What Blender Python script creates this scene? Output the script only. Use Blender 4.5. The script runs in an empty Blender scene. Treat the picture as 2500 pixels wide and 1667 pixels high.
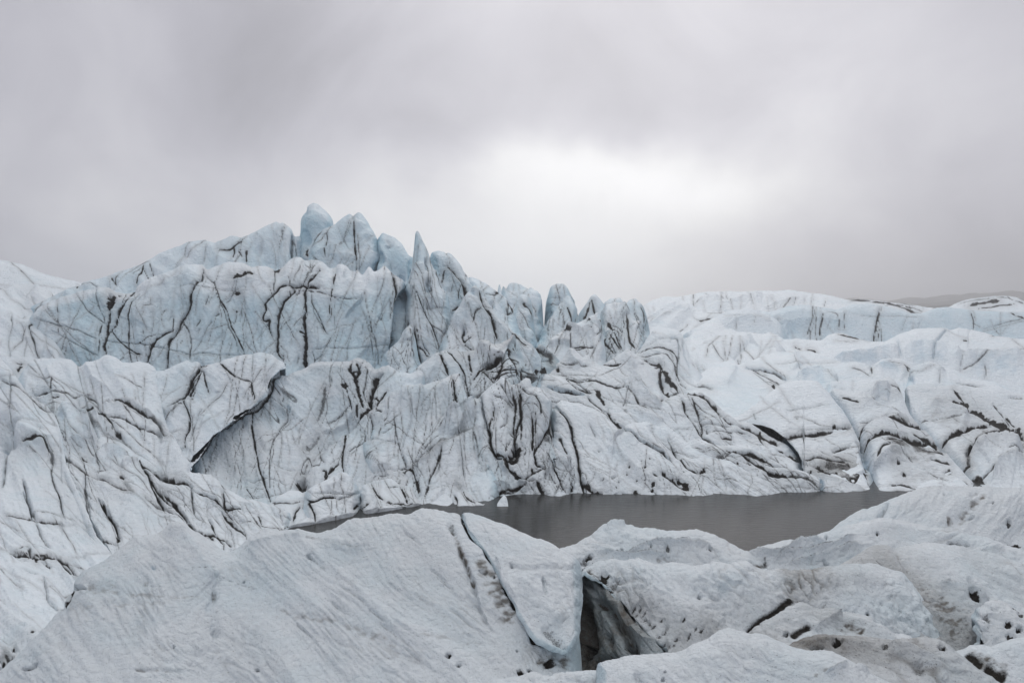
import bpy, math
import numpy as np

# ---------------------------------------------------------------- camera, sky, sun, exposure
scene = bpy.context.scene
EYE = 8.0                       # eye height above the pond (m); the pond lies at z = 0
FPX, CX, CY = 1944.0, 1250.0, 833.5   # focal length and centre, in survey units (2500 wide)
cam_d = bpy.data.cameras.new('camera'); cam = bpy.data.objects.new('camera', cam_d)
scene.collection.objects.link(cam)
cam.location = (0, 0, EYE); cam.rotation_euler = (math.radians(90), 0, 0)
cam_d.sensor_width = 36.0; cam_d.lens = 36.0 * FPX / 2500.0
cam_d.clip_start = 0.1; cam_d.clip_end = 6000
scene.camera = cam
scene.render.engine = 'CYCLES'
scene.render.resolution_x, scene.render.resolution_y = 1024, 682
scene.cycles.max_bounces = 6; scene.cycles.diffuse_bounces = 4; scene.cycles.glossy_bounces = 2
scene.cycles.use_denoising = True
scene.view_settings.view_transform = 'Standard'; scene.view_settings.look = 'None'
scene.view_settings.exposure = 0.0; scene.view_settings.gamma = 1.0
SUN_EL, SUN_AZ = math.radians(34), math.radians(10)      # behind the clouds, over the ice field ahead

def nn(nt, typ, **kw):
    n = nt.nodes.new(typ)
    for k, v in kw.items():
        if k == 'inp':
            for kk, vv in v.items():
                n.inputs[kk].default_value = vv
        else: setattr(n, k, v)
    return n
def mth(nt, op, a, b=None, c=None, clamp=False):
    n = nt.nodes.new('ShaderNodeMath'); n.operation = op; n.use_clamp = clamp
    for i, v in enumerate((a, b, c)):
        if v is None: continue
        if hasattr(v, 'links') or isinstance(v, bpy.types.NodeSocket): nt.links.new(v, n.inputs[i])
        else: n.inputs[i].default_value = v
    return n.outputs[0]
def mixc(nt, fac, a, b):
    n = nt.nodes.new('ShaderNodeMix'); n.data_type = 'RGBA'
    for s, v in ((n.inputs[0], fac), (n.inputs[6], a), (n.inputs[7], b)):
        if isinstance(v, bpy.types.NodeSocket): nt.links.new(v, s)
        elif isinstance(v, (int, float)): s.default_value = v
        else: s.default_value = (*v, 1)
    return n.outputs[2]
def ramp(nt, fac, lo, hi):
    n = nt.nodes.new('ShaderNodeMapRange'); n.interpolation_type = 'SMOOTHSTEP'
    nt.links.new(fac, n.inputs[0]); n.inputs[1].default_value = lo; n.inputs[2].default_value = hi
    return n.outputs[0]

world = bpy.data.worlds.new('World'); scene.world = world; world.use_nodes = True
wt = world.node_tree; wt.nodes.clear()
w_out = nn(wt, 'ShaderNodeOutputWorld'); w_bg = nn(wt, 'ShaderNodeBackground')
w_co = nn(wt, 'ShaderNodeTexCoord'); w_sep = nn(wt, 'ShaderNodeSeparateXYZ')
wt.links.new(w_co.outputs['Generated'], w_sep.inputs[0])
dx, dy, dz = w_sep.outputs
wn = nn(wt, 'ShaderNodeTexNoise', inp={'Scale': 3.5, 'Detail': 4.0, 'Roughness': 0.55})
wt.links.new(w_co.outputs['Generated'], wn.inputs['Vector'])
w_ns = nn(wt, 'ShaderNodeSeparateColor'); wt.links.new(wn.outputs['Color'], w_ns.inputs[0])
wdx = mth(wt, 'ADD', dx, mth(wt, 'MULTIPLY', mth(wt, 'SUBTRACT', w_ns.outputs[0], 0.5), 0.32))
wdz = mth(wt, 'ADD', dz, mth(wt, 'MULTIPLY', mth(wt, 'SUBTRACT', w_ns.outputs[1], 0.5), 0.16))
def blob(px, py, sx, sy):
    """soft lobe of cloud brightness round a direction; sx, sy in tangent units"""
    ex = mth(wt, 'DIVIDE', mth(wt, 'SUBTRACT', wdx, (px - CX) / FPX), sx)
    ez = mth(wt, 'DIVIDE', mth(wt, 'SUBTRACT', wdz, (CY - py) / FPX), sy)
    r2 = mth(wt, 'ADD', mth(wt, 'MULTIPLY', ex, ex), mth(wt, 'MULTIPLY', ez, ez))
    g = mth(wt, 'EXPONENT', mth(wt, 'MULTIPLY', r2, -1.0))
    return mth(wt, 'MULTIPLY', g, ramp(wt, dy, 0.0, 0.3))
# cloud layer: noise on a plane overhead so that the clouds flatten towards the horizon
den = mth(wt, 'ADD', mth(wt, 'MAXIMUM', dz, 0.0), 0.75)
cmb = nn(wt, 'ShaderNodeCombineXYZ')
wt.links.new(mth(wt, 'DIVIDE', dx, den), cmb.inputs[0]); wt.links.new(mth(wt, 'DIVIDE', dy, den), cmb.inputs[1])
n1 = nn(wt, 'ShaderNodeTexNoise', noise_dimensions='4D', inp={'W': 5.3, 'Scale': 1.7, 'Detail': 5.0, 'Roughness': 0.45, 'Distortion': 0.5})
wt.links.new(cmb.outputs[0], n1.inputs['Vector'])
n2 = nn(wt, 'ShaderNodeTexNoise', noise_dimensions='4D', inp={'W': 2.1, 'Scale': 4.2, 'Detail': 6.0, 'Roughness': 0.5, 'Distortion': 0.8})
wt.links.new(cmb.outputs[0], n2.inputs['Vector'])
cl = mth(wt, 'ADD', mth(wt, 'MULTIPLY', mth(wt, 'SUBTRACT', n1.outputs['Fac'], 0.5), 0.62),
         mth(wt, 'MULTIPLY', mth(wt, 'SUBTRACT', n2.outputs['Fac'], 0.5), 0.56))
def add(*a):
    r = a[0]
    for b in a[1:]: r = mth(wt, 'ADD', r, b)
    return r
up = mth(wt, 'MAXIMUM', dz, 0.0)
base = mth(wt, 'ADD', 0.435, mth(wt, 'MULTIPLY', mth(wt, 'MULTIPLY', up, up), 0.80))      # an overcast sky brightens towards the zenith
glow = add(mth(wt, 'MULTIPLY', blob(1200, 630, 0.34, 0.12), 0.62), mth(wt, 'MULTIPLY', blob(1330, 440, 0.11, 0.033), 0.27),
           mth(wt, 'MULTIPLY', blob(1680, 490, 0.16, 0.036), 0.34))
dark = add(mth(wt, 'MULTIPLY', blob(2450, 680, 0.28, 0.055), 0.10), mth(wt, 'MULTIPLY', blob(0, 560, 0.18, 0.12), 0.05))
lum = mth(wt, 'MAXIMUM', mth(wt, 'SUBTRACT', mth(wt, 'ADD', mth(wt, 'ADD', base, cl), glow), dark), 0.12)
sky = nn(wt, 'ShaderNodeTexSky', sky_type='NISHITA'); sky.sun_disc = False
sky.sun_elevation = SUN_EL; sky.sun_rotation = SUN_AZ
skyc = nn(wt, 'ShaderNodeVectorMath', operation='SCALE'); skyc.inputs[3].default_value = 0.06
wt.links.new(sky.outputs[0], skyc.inputs[0])
tint = mixc(wt, ramp(wt, lum, 0.45, 1.0), (0.895, 0.885, 0.99), (1.0, 0.998, 1.0))
clc = nn(wt, 'ShaderNodeVectorMath', operation='SCALE')
wt.links.new(tint, clc.inputs[0]); wt.links.new(lum, clc.inputs[3])
wt.links.new(mixc(wt, 0.96, skyc.outputs[0], clc.outputs[0]), w_bg.inputs[0])
w_bg.inputs[1].default_value = 1.0
wt.links.new(w_bg.outputs[0], w_out.inputs[0])

sun_d = bpy.data.lights.new('sun', 'SUN'); sun = bpy.data.objects.new('sun', sun_d)
scene.collection.objects.link(sun)
sun_d.energy = 0.6; sun_d.angle = math.radians(35); sun_d.color = (1.0, 0.98, 0.95)
sun.rotation_euler = (-(math.pi / 2 - SUN_EL), 0, -SUN_AZ)   # shines from ahead, high behind the ice

# ---------------------------------------------------------------- noise in numpy
_rng = np.random.RandomState(7)
_perm = np.tile(_rng.permutation(256), 3).astype(np.int32)
_g2 = np.stack([np.cos(np.linspace(0, 2 * np.pi, 256, False)), np.sin(np.linspace(0, 2 * np.pi, 256, False))], 1).astype(np.float32)
def perlin(x, y, seed=0):
    x = np.asarray(x, np.float32) + seed * 17.31; y = np.asarray(y, np.float32) + seed * 9.73
    xi = np.floor(x).astype(np.int32); yi = np.floor(y).astype(np.int32)
    xf = x - xi; yf = y - yi; xi &= 255; yi &= 255
    u = xf * xf * xf * (xf * (xf * 6 - 15) + 10); v = yf * yf * yf * (yf * (yf * 6 - 15) + 10)
    def g(ix, iy, fx, fy):
        h = _perm[_perm[ix] + iy] ; gr = _g2[h]
        return gr[..., 0] * fx + gr[..., 1] * fy
    xi1 = (xi + 1) & 255; yi1 = (yi + 1) & 255
    a = g(xi, yi, xf, yf); b = g(xi1, yi, xf - 1, yf)
    c = g(xi, yi1, xf, yf - 1); d = g(xi1, yi1, xf - 1, yf - 1)
    return (a + u * (b - a) + v * ((c + u * (d - c)) - (a + u * (b - a)))) * 1.4
def fbm(x, y, octs=3, seed=0, gain=0.5):
    s = 0; a = 1.0
    for o in range(octs):
        s = s + a * perlin(x * 2 ** o, y * 2 ** o, seed + o * 3); a *= gain
    return s
def sstep(x, a, b):
    t = np.clip((x - a) / (b - a), 0, 1); return t * t * (3 - 2 * t)

# ---------------------------------------------------------------- survey: sight lines to points on the ice
REG = {1: (0, 450), 2: (600, 450), 3: (1200, 600), 4: (1800, 600), 5: (0, 800), 6: (600, 830), 7: (1200, 850), 8: (1800, 900),
       9: (0, 1197), 10: (600, 1197), 11: (1200, 1197), 12: (1800, 1197), 0: (0, 0)}
ZS = 700.0 / 2335.0
def Z(r, *c):
    a = np.array(c, float).reshape(-1, 2)
    return a if r == 0 else a * ZS + np.array(REG[r], float)
def unproj(px, py, d):
    return np.stack([(px - CX) / FPX * d, d, EYE + (CY - py) / FPX * d], -1)
def rough_line(p, seed, amt=1.0, step=5.0):
    """resample a polyline and give it an irregular course"""
    seg = np.hypot(*(p[1:] - p[:-1]).T); s = np.concatenate([[0], np.cumsum(seg)])
    if s[-1] < 1: return p
    n = max(3, int(s[-1] / step) + 1); t = np.linspace(0, s[-1], n)
    q = np.stack([np.interp(t, s, p[:, 0]), np.interp(t, s, p[:, 1])], 1)
    if n > 4:
        q[1:-1] = 0.25 * q[:-2] + 0.5 * q[1:-1] + 0.25 * q[2:]
    q[:, 0] += amt * (2.2 * perlin(t / 22, t * 0, seed) + 1.0 * perlin(t / 8, t * 0, seed + 5))
    q[:, 1] += amt * (2.2 * perlin(t / 22, t * 0 + 50, seed) + 1.0 * perlin(t / 8, t * 0 + 50, seed + 5))
    return q
def line_dist(x, y, q):
    """distance to polyline, side (+ right of travel in picture terms, i.e. below for left-to-right), parameter 0..1"""
    best = np.full(x.shape, 1e9, np.float32); side = np.zeros(x.shape, np.float32); par = np.zeros(x.shape, np.float32)
    n = len(q) - 1
    for i in range(n):
        ax, ay = q[i]; bx, by = q[i + 1]; ex, ey = bx - ax, by - ay; L = ex * ex + ey * ey + 1e-9
        t = np.clip(((x - ax) * ex + (y - ay) * ey) / L, 0, 1)
        ddx = x - ax - t * ex; ddy = y - ay - t * ey; d = ddx * ddx + ddy * ddy
        m = d < best
        best = np.where(m, d, best); par = np.where(m, (i + t) / n, par)
        side = np.where(m, ex * (y - ay) - ey * (x - ax), side)
    return np.sqrt(best), np.sign(side), par

# ---------------------------------------------------------------- materials
def ice_material():
    m = bpy.data.materials.new('glacier_ice'); m.use_nodes = True; nt = m.node_tree; nt.nodes.clear()
    out = nn(nt, 'ShaderNodeOutputMaterial'); bs = nn(nt, 'ShaderNodeBsdfPrincipled')
    nt.links.new(bs.outputs[0], out.inputs[0])
    at = nn(nt, 'ShaderNodeAttribute', attribute_name='mask'); sp = nn(nt, 'ShaderNodeSeparateColor')
    nt.links.new(at.outputs['Color'], sp.inputs[0])
    dirt, blue, grime = sp.outputs; crust = at.outputs['Alpha']
    sc = nn(nt, 'ShaderNodeAttribute', attribute_name='fine'); fine = sc.outputs['Fac']   # texture fineness of this piece of ice
    co = nn(nt, 'ShaderNodeTexCoord'); mp = nn(nt, 'ShaderNodeVectorMath', operation='SCALE')
    nt.links.new(co.outputs['Object'], mp.inputs[0]); nt.links.new(fine, mp.inputs[3])
    def noise(scale, detail=3.0, rough=0.55, dist=0.0):
        n = nn(nt, 'ShaderNodeTexNoise', inp={'Scale': scale, 'Detail': detail, 'Roughness': rough, 'Distortion': dist})
        nt.links.new(mp.outputs[0], n.inputs['Vector']); return n.outputs['Fac']
    nA = noise(0.6, 2); nB = noise(4.0, 3, 0.6); nC = noise(15.0, 2, 0.6)
    crust2 = mth(nt, 'ADD', crust, mth(nt, 'MULTIPLY', mth(nt, 'SUBTRACT', nA, 0.5), 0.7), clamp=True)
    col = mixc(nt, crust2, (0.455, 0.65, 0.745), (0.735, 0.795, 0.85))
    col = mixc(nt, blue, col, (0.22, 0.42, 0.58))
    mott = ramp(nt, nB, 0.30, 0.72)
    col = mixc(nt, mth(nt, 'MULTIPLY', mott, 0.14), col, (0.50, 0.54, 0.57))
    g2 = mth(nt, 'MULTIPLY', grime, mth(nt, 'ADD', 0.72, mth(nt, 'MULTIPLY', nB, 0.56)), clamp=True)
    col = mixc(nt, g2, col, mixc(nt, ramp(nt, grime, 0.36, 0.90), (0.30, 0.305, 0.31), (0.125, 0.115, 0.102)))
    # specks of grit melted into the surface, thicker where there is grime
    spk = mth(nt, 'SUBTRACT', nC, mth(nt, 'SUBTRACT', 0.735, mth(nt, 'MULTIPLY', grime, 0.14)))
    spk = mth(nt, 'MULTIPLY', ramp(nt, spk, 0.0, 0.035), 0.75)
    col = mixc(nt, spk, col, (0.07, 0.065, 0.06))
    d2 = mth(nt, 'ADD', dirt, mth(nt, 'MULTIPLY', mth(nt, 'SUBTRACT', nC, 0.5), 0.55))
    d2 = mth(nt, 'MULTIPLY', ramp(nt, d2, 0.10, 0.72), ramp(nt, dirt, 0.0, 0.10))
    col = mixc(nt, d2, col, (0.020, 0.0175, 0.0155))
    nt.links.new(col, bs.inputs['Base Color'])
    nt.links.new(mth(nt, 'ADD', 0.48, mth(nt, 'MULTIPLY', d2, 0.4)), bs.inputs['Roughness'])
    bs.inputs['IOR'].default_value = 1.31
    bs.inputs['Specular IOR Level'].default_value = 0.35
    # ablation scallops and grain
    nD = noise(2.2, 1.0, 0.5, 0.3)
    sca = mth(nt, 'ABSOLUTE', mth(nt, 'SUBTRACT', nD, 0.5))
    hgt = mth(nt, 'ADD', mth(nt, 'MULTIPLY', sca, 1.5), mth(nt, 'ADD', mth(nt, 'MULTIPLY', nB, 0.9), mth(nt, 'MULTIPLY', nC, 0.35)))
    bp = nn(nt, 'ShaderNodeBump', inp={'Strength': 0.7})
    nt.links.new(mth(nt, 'DIVIDE', 0.20, fine), bp.inputs['Distance'])
    nt.links.new(hgt, bp.inputs['Height']); nt.links.new(bp.outputs[0], bs.inputs['Normal'])
    return m
def water_material():
    m = bpy.data.materials.new('silty_pond_water'); m.use_nodes = True; nt = m.node_tree
    bs = nt.nodes['Principled BSDF']
    co = nn(nt, 'ShaderNodeTexCoord'); mp = nn(nt, 'ShaderNodeMapping', inp={'Scale': (1.0, 2.6, 1.0)})
    nt.links.new(co.outputs['Object'], mp.inputs[0])
    a = nn(nt, 'ShaderNodeTexNoise', inp={'Scale': 1.6, 'Detail': 4.0, 'Roughness': 0.6}); nt.links.new(mp.outputs[0], a.inputs['Vector'])
    b = nn(nt, 'ShaderNodeTexNoise', inp={'Scale': 0.10, 'Detail': 3.0}); nt.links.new(mp.outputs[0], b.inputs['Vector'])
    nt.links.new(mixc(nt, b.outputs['Fac'], (0.030, 0.031, 0.031), (0.044, 0.044, 0.043)), bs.inputs['Base Color'])
    bs.inputs['Roughness'].default_value = 0.14; bs.inputs['IOR'].default_value = 1.33; bs.inputs['Specular IOR Level'].default_value = 0.09
    bp = nn(nt, 'ShaderNodeBump', inp={'Strength': 0.3, 'Distance': 0.05})
    nt.links.new(a.outputs['Fac'], bp.inputs['Height']); nt.links.new(bp.outputs[0], bs.inputs['Normal'])
    return m
def rock_material():
    m = bpy.data.materials.new('dark_hillside'); m.use_nodes = True; nt = m.node_tree; bs = nt.nodes['Principled BSDF']
    co = nn(nt, 'ShaderNodeTexCoord')
    a = nn(nt, 'ShaderNodeTexNoise', inp={'Scale': 0.02, 'Detail': 6.0, 'Roughness': 0.6}); nt.links.new(co.outputs['Object'], a.inputs['Vector'])
    nt.links.new(mixc(nt, ramp(nt, a.outputs['Fac'], 0.35, 0.65), (0.035, 0.034, 0.030), (0.10, 0.095, 0.085)), bs.inputs['Base Color'])
    bs.inputs['Roughness'].default_value = 0.95
    return m
ICE, WATER, ROCK = ice_material(), water_material(), rock_material()
COL = scene.collection

def mesh_from(name, V, F, mask, fine, nrm, mat):
    me = bpy.data.meshes.new(name)
    me.vertices.add(len(V)); me.vertices.foreach_set('co', V.astype(np.float32).ravel())
    nf = len(F); me.loops.add(nf * 4); me.polygons.add(nf)
    me.loops.foreach_set('vertex_index', F.astype(np.int32).ravel())
    me.polygons.foreach_set('loop_start', np.arange(0, nf * 4, 4, dtype=np.int32))
    me.polygons.foreach_set('use_smooth', np.ones(nf, bool))
    me.update(calc_edges=True)
    a = me.attributes.new('mask', 'FLOAT_COLOR', 'POINT'); a.data.foreach_set('color', mask.astype(np.float32).ravel())
    a = me.attributes.new('fine', 'FLOAT', 'POINT'); a.data.foreach_set('value', np.full(len(V), fine, np.float32))
    me.materials.append(mat)
    if nrm is not None: me.normals_split_custom_set_from_vertices(nrm.astype(np.float32))
    return me

def smooth_interp(x, xp, fp):
    xp = np.asarray(xp, float); fp = np.asarray(fp, float)
    t = np.linspace(xp[0], xp[-1], 600); f = np.interp(t, xp, fp)
    k = np.hanning(91); k /= k.sum(); pad = 45
    f0 = np.concatenate([f[0] - (f[1:pad + 1] - f[0])[::-1], f, f[-1] - (f[-pad - 1:-1] - f[-1])[::-1]])
    fs = np.convolve(f0, k, 'valid')
    lo, hi = xp[0], xp[-1]
    r = np.interp(x, t, fs)
    return r
# ---------------------------------------------------------------- one mass of ice
DEF = dict(bot=None, prof=None, xo=None, rnd=22, rk=1.0, th=4.0, hang=False, jit=1.0, sm=1, ang=35, stretch=3.0, a1=0.22, l1=3.0,
           a2=0.07, l2=0.8, a3=0.0, l3=0.25, fol=0.0, fl=0.9, grime=0.0, g0=0.0, blue=0.0, crust=0.45, fine=1.0, st=[], step=2.4, bil=0.0, bl=0.3, fac=0.0, fw=2.6, warp=0.5, tmin=0.35, gmin=0.0, hair=0, hair_dir=90)
def S(pts, w=7, dirt=0.6, cut=0.10, k='c', blue=0.0, grime=0.0, rough=1.0, part=None):
    """a line traced on the ice: k c crack, g soft swell/hollow, e sharp arris, s ledge; w in zoom units, cut in metres (+ = into the ice)"""
    return dict(p=pts, w=w * ZS, dirt=dirt, cut=cut, k=k, blue=blue, grime=grime, rough=rough, part=part)
COUNT = [0]
def body(name, label, cat, group=None, **kw):
    s = dict(DEF); s.update(kw); s['grime'] += s['g0']; COUNT[0] += 1; sd = COUNT[0] * 7 % 200
    top = np.array(s['top'], float)
    if top[0, 0] <= 2: top = np.vstack([[-460, top[0, 1] + 22], [-250, top[0, 1] - 6], [-110, top[0, 1] + 8], top])
    if top[-1, 0] >= 2498: top = np.vstack([top, [2610, top[-1, 1] + 8], [2760, top[-1, 1] - 6], [2960, top[-1, 1] + 22]])
    x0, x1 = top[0, 0], top[-1, 0]; du = s['step']
    nu = int((x1 - x0) / du) + 2; xs = np.linspace(x0, x1, nu)
    T = np.interp(xs, top[:, 0], top[:, 1])
    for _ in range(s['sm']):
        T[1:-1] = 0.25 * T[:-2] + 0.5 * T[1:-1] + 0.25 * T[2:]
    T = T + s['jit'] * (1.6 * perlin(xs / 31, xs * 0, sd) + 0.9 * perlin(xs / 11, xs * 0, sd + 1) + 0.5 * perlin(xs / 5, xs * 0, sd + 2))
    bot = s['bot']
    B = np.full(nu, float(bot)) if np.isscalar(bot) else np.interp(xs, np.array(bot)[:, 0], np.array(bot)[:, 1])
    if s['hang']: B = B + s['jit'] * (1.5 * perlin(xs / 25, xs * 0, sd + 3) + 0.8 * perlin(xs / 8, xs * 0, sd + 4))
    B = np.maximum(B, T + 0.5)
    H = float((B - T).max()); nv = int(H / (du * 0.95)) + 6
    v = np.concatenate([[0, 0.25, 0.7, 1.4], np.linspace(2.4, H, nv)]) / H
    if s['hang']: v = np.concatenate([v[:-1], 1 - np.array([1.2, 0.6, 0.2, 0]) / H])
    v = np.unique(v); nv = len(v)
    X = np.broadcast_to(xs, (nv, nu)).copy(); Y = T + v[:, None] * (B - T)
    prof = np.array(s['prof'], float)
    D = smooth_interp(Y, prof[:, 0], prof[:, 1])
    if s['xo'] is not None: xo = np.array(s['xo'], float); D = D + smooth_interp(X, xo[:, 0], xo[:, 1])
    d0 = float(D.mean()); px2m = d0 / FPX
    # rounded crest: the face leans back and rolls over towards the edge
    crest = np.stack([xs, T], 1)[::max(1, int(6 / du))]
    crest = np.vstack([crest, [xs[-1], T[-1]]])
    dist, _, _ = line_dist(X, Y, crest)
    dist = np.minimum(dist, Y - T)
    R = s['rnd']; q = np.clip(1 - dist / R, 0, 1)
    D = D + s['rk'] * R * px2m * q ** 2.4
    # ends that are not cut by the survey's edge curve away into the ice behind
    ew = 26.0
    if x0 > 0: D = D + 2.6 * ew * px2m * np.clip(1 - (X - x0) / ew, 0, 1) ** 2 * (T[0] < B[0] - 8)
    if x1 < 2500: D = D + 2.6 * ew * px2m * np.clip(1 - (x1 - X) / ew, 0, 1) ** 2 * (T[-1] < B[-1] - 8)
    if s['hang']:
        db = np.abs(B - Y); q = np.clip(1 - db / (R * 0.5), 0, 1)
        D = D + 0.35 * R * px2m * q ** 2
    P = unproj(X, Y, D)
    Nn = np.cross(np.gradient(P, axis=1), np.gradient(P, axis=0)); Nn /= np.linalg.norm(Nn, axis=2, keepdims=True) + 1e-9
    flip = (Nn * (P - np.array([0, 0, EYE]))).sum(2) > 0; Nn[flip] *= -1
    # metric coordinates on the body, one axis along the grain of the ice
    mx = (X - CX) * px2m; my = (Y - CY) * px2m
    a = math.radians(s['ang']); al = mx * math.cos(a) + my * math.sin(a); ac = -mx * math.sin(a) + my * math.cos(a)
    wx = s['warp'] * perlin(mx / (2 * s['l1']), my / (2 * s['l1']), sd + 9) * s['l1']
    acw = ac + wx; alw = al / s['stretch']
    disp = s['a1'] * fbm(alw / s['l1'], acw / s['l1'], 2, sd + 11)
    disp = disp - s['a1'] * 0.7 * np.abs(perlin(alw / s['l1'] * 0.9, acw / s['l1'] * 0.9, sd + 21)) * 1.5 + s['a1'] * 0.3
    disp = disp + s['a2'] * fbm(alw / s['l2'], acw / s['l2'], 3, sd + 31)
    if s['a3']: disp = disp + s['a3'] * (0.5 - np.abs(fbm(mx / s['l3'], my / s['l3'], 2, sd + 41)))
    if s['fac']:      # fracture planes: flat facets that meet in creases
        rf = np.random.RandomState(sd + 77); wob = 0.35 * s['fw'] * perlin(mx / (1.6 * s['fw']), my / (1.6 * s['fw']), sd + 15)
        for kf in range(3):
            th_ = rf.uniform(0, math.pi); lw = s['fw'] * rf.uniform(0.7, 1.7)
            u_ = (mx * math.cos(th_) + my * math.sin(th_) + wob * rf.uniform(-1, 1)) / lw + rf.rand()
            disp = disp + s['fac'] * lw / s['fw'] * (np.abs(u_ - np.floor(u_ + 0.5)) * 2 - 0.5) * 0.8
    crease = 0
    if s['bil']:      # knobbly melt surface: rounded bumps with creases between them
        ax_, ay_ = al / (s['bl'] * (1 + 0.35 * (s['stretch'] - 1))), acw / s['bl']
        fs = 1.0 / np.clip(np.abs(Nn[..., 2]) * 0.0 + 1.0, 0.5, 1)      # same size everywhere on the body
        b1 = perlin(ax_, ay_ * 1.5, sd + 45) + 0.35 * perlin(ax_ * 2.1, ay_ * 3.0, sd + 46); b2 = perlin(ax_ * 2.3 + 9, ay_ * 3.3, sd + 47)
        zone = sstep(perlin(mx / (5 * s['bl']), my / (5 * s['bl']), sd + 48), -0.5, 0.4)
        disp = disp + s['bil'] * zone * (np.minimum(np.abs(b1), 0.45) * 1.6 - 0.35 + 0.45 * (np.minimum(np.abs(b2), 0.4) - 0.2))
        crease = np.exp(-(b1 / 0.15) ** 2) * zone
    dirt = np.zeros_like(X); blue = np.full_like(X, s['blue']); grime = np.full_like(X, 0.0)
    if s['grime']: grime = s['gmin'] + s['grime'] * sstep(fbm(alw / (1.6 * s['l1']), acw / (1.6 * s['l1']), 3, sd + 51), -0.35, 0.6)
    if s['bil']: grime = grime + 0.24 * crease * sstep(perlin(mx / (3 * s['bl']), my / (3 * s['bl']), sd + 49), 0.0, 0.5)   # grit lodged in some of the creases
    if s['fol']:   # foliation: thin wandering dirt veins along the grain
        for kk, (ff, th_, am) in enumerate(((1.0, 0.035, 1.0), (2.1, 0.05, 0.6))):
            nz = perlin(alw / s['fl'] * ff * 0.55, acw / s['fl'] * ff, sd + 61 + kk) + 0.25 * perlin(alw / s['fl'] * ff * 2, acw / s['fl'] * ff * 2, sd + 66 + kk)
            vein = np.exp(-(nz / th_) ** 2) * sstep(perlin(alw / s['fl'] / 3.5, acw / s['fl'] / 3.5, sd + 71 + kk), -0.1, 0.45)
            dirt = np.maximum(dirt, s['fol'] * am * vein); disp = disp - 0.04 * vein * s['l2']
    taper = np.clip(dist / (0.6 * R), s['tmin'], 1)
    disp = disp * taper
    # traced lines
    st = list(s['st'])
    rg = np.random.RandomState(sd + 3)
    for i in range(int(s['hair'] * (2.4 if d0 > 25 else 0.4))):     # fine cracks
        c = rg.randint(3, nu - 3); yy = T[c] + rg.rand() ** 0.8 * (B[c] - T[c]); L = rg.uniform(50, 210)
        an = math.radians(s['hair_dir'] + rg.normal(0, 22)); n = 5; tt = np.linspace(-.5, .5, n)
        pts = np.stack([xs[c] + tt * L * math.cos(an) + rg.normal(0, 3, n), yy + tt * L * math.sin(an) + rg.normal(0, 3, n)], 1)
        st.append(dict(p=pts, w=rg.uniform(0.8, 1.5), dirt=rg.uniform(0.2, 0.58), cut=0.02, k='c', blue=0, grime=0.15, rough=1.4, part=None))
    for q in list(s['st']):         # side branches and companion seams of the stronger cracks
        if q['k'] != 'c' or q['dirt'] < 0.5 or q['w'] > 4.6: continue
        p = np.array(q['p'], float); Ls = np.hypot(*(p[1:] - p[:-1]).T); L = Ls.sum()
        if L < 45: continue
        for b in range(int(L / 75)):
            k_ = rg.randint(0, len(p) - 1); f_ = rg.rand(); o_ = p[k_] * (1 - f_) + p[k_ + 1] * f_
            an = math.atan2(*(p[k_ + 1] - p[k_])[::-1]) + rg.choice([-1, 1]) * rg.uniform(0.25, 1.0) + (math.pi if rg.rand() < .3 else 0)
            bl = rg.uniform(14, 70); tt = np.linspace(0, 1, 4)[:, None]
            pts = o_ + tt * bl * np.array([math.cos(an), math.sin(an)]) + np.vstack([[0, 0], rg.normal(0, 1.8, (3, 2))])
            st.append(dict(p=pts, w=rg.uniform(0.8, 1.3), dirt=q['dirt'] * rg.uniform(0.35, 0.7), cut=0.03, k='c', blue=0, grime=0.1, rough=1.2, part=False))
        if rg.rand() < 0.55:
            off = rg.choice([-1, 1]) * rg.uniform(3.5, 8); nrm_ = np.array([p[-1, 1] - p[0, 1], p[0, 0] - p[-1, 0]]); nrm_ /= np.linalg.norm(nrm_) + 1e-6
            a_, b_ = sorted(rg.rand(2)); n_ = len(p); pts = p[int(a_ * n_):max(int(b_ * n_) + 1, int(a_ * n_) + 2)] + nrm_ * off + rg.normal(0, 1.2, 2)
            if len(pts) >= 2: st.append(dict(p=pts, w=rg.uniform(0.8, 1.5), dirt=q['dirt'] * rg.uniform(0.4, 0.8), cut=0.03, k='c', blue=0, grime=0.2, rough=1.3, part=False))
    parts = []
    for i, q in enumerate(st):
        if d0 < 24 and name != 'ice_hollow' and q['k'] in 'cg' and q['cut'] > 0: q = dict(q, cut=min(q['cut'], 0.10 if q['k'] == 'c' and q['w'] < 6.5 else 0.05))
        w = q['w']; reach = w * (4.5 if q['k'] in 'gse' else 5.0) + 4
        line = rough_line(np.array(q['p'], float), sd + i, 0.68 * q['rough'] * min(1.6, 0.5 + w / 4))
        mn = line.min(0) - reach; mxx = line.max(0) + reach
        sel = (X > mn[0]) & (X < mxx[0]) & (Y > mn[1]) & (Y < mxx[1])
        if not sel.any(): continue
        d, sdn, t = line_dist(X[sel], Y[sel], line)
        end = np.clip(np.minimum(t, 1 - t) * 7 + 0.15, 0, 1)
        if q['k'] == 'c':
            vw = w * end * (0.82 if w < 3.6 else 1.0) * (1 + 0.9 * perlin(t * len(line) / 3.5, t * 0 + 3, sd + i) + 0.35 * perlin(t * len(line) / 1.2, t * 0 + 8, sd + i))
            xs_, ys_ = X[sel], Y[sel]; rag = perlin(xs_ / 9.0, ys_ / 5.0, sd + i) + 0.5 * perlin(xs_ / 5.0, ys_ / 2.8, sd + i + 4)
            vw = np.maximum(vw * (1 + 0.22 * rag), 0.3)
            big = np.clip((w - 3.0) / 3.0, 0, 1)       # broad strips are loose debris, broken up into grains
            core = np.exp(-(d / vw) ** 2 * 0.9)
            core = np.where(d < vw * 0.55, np.maximum(core, 0.98), core)
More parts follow.
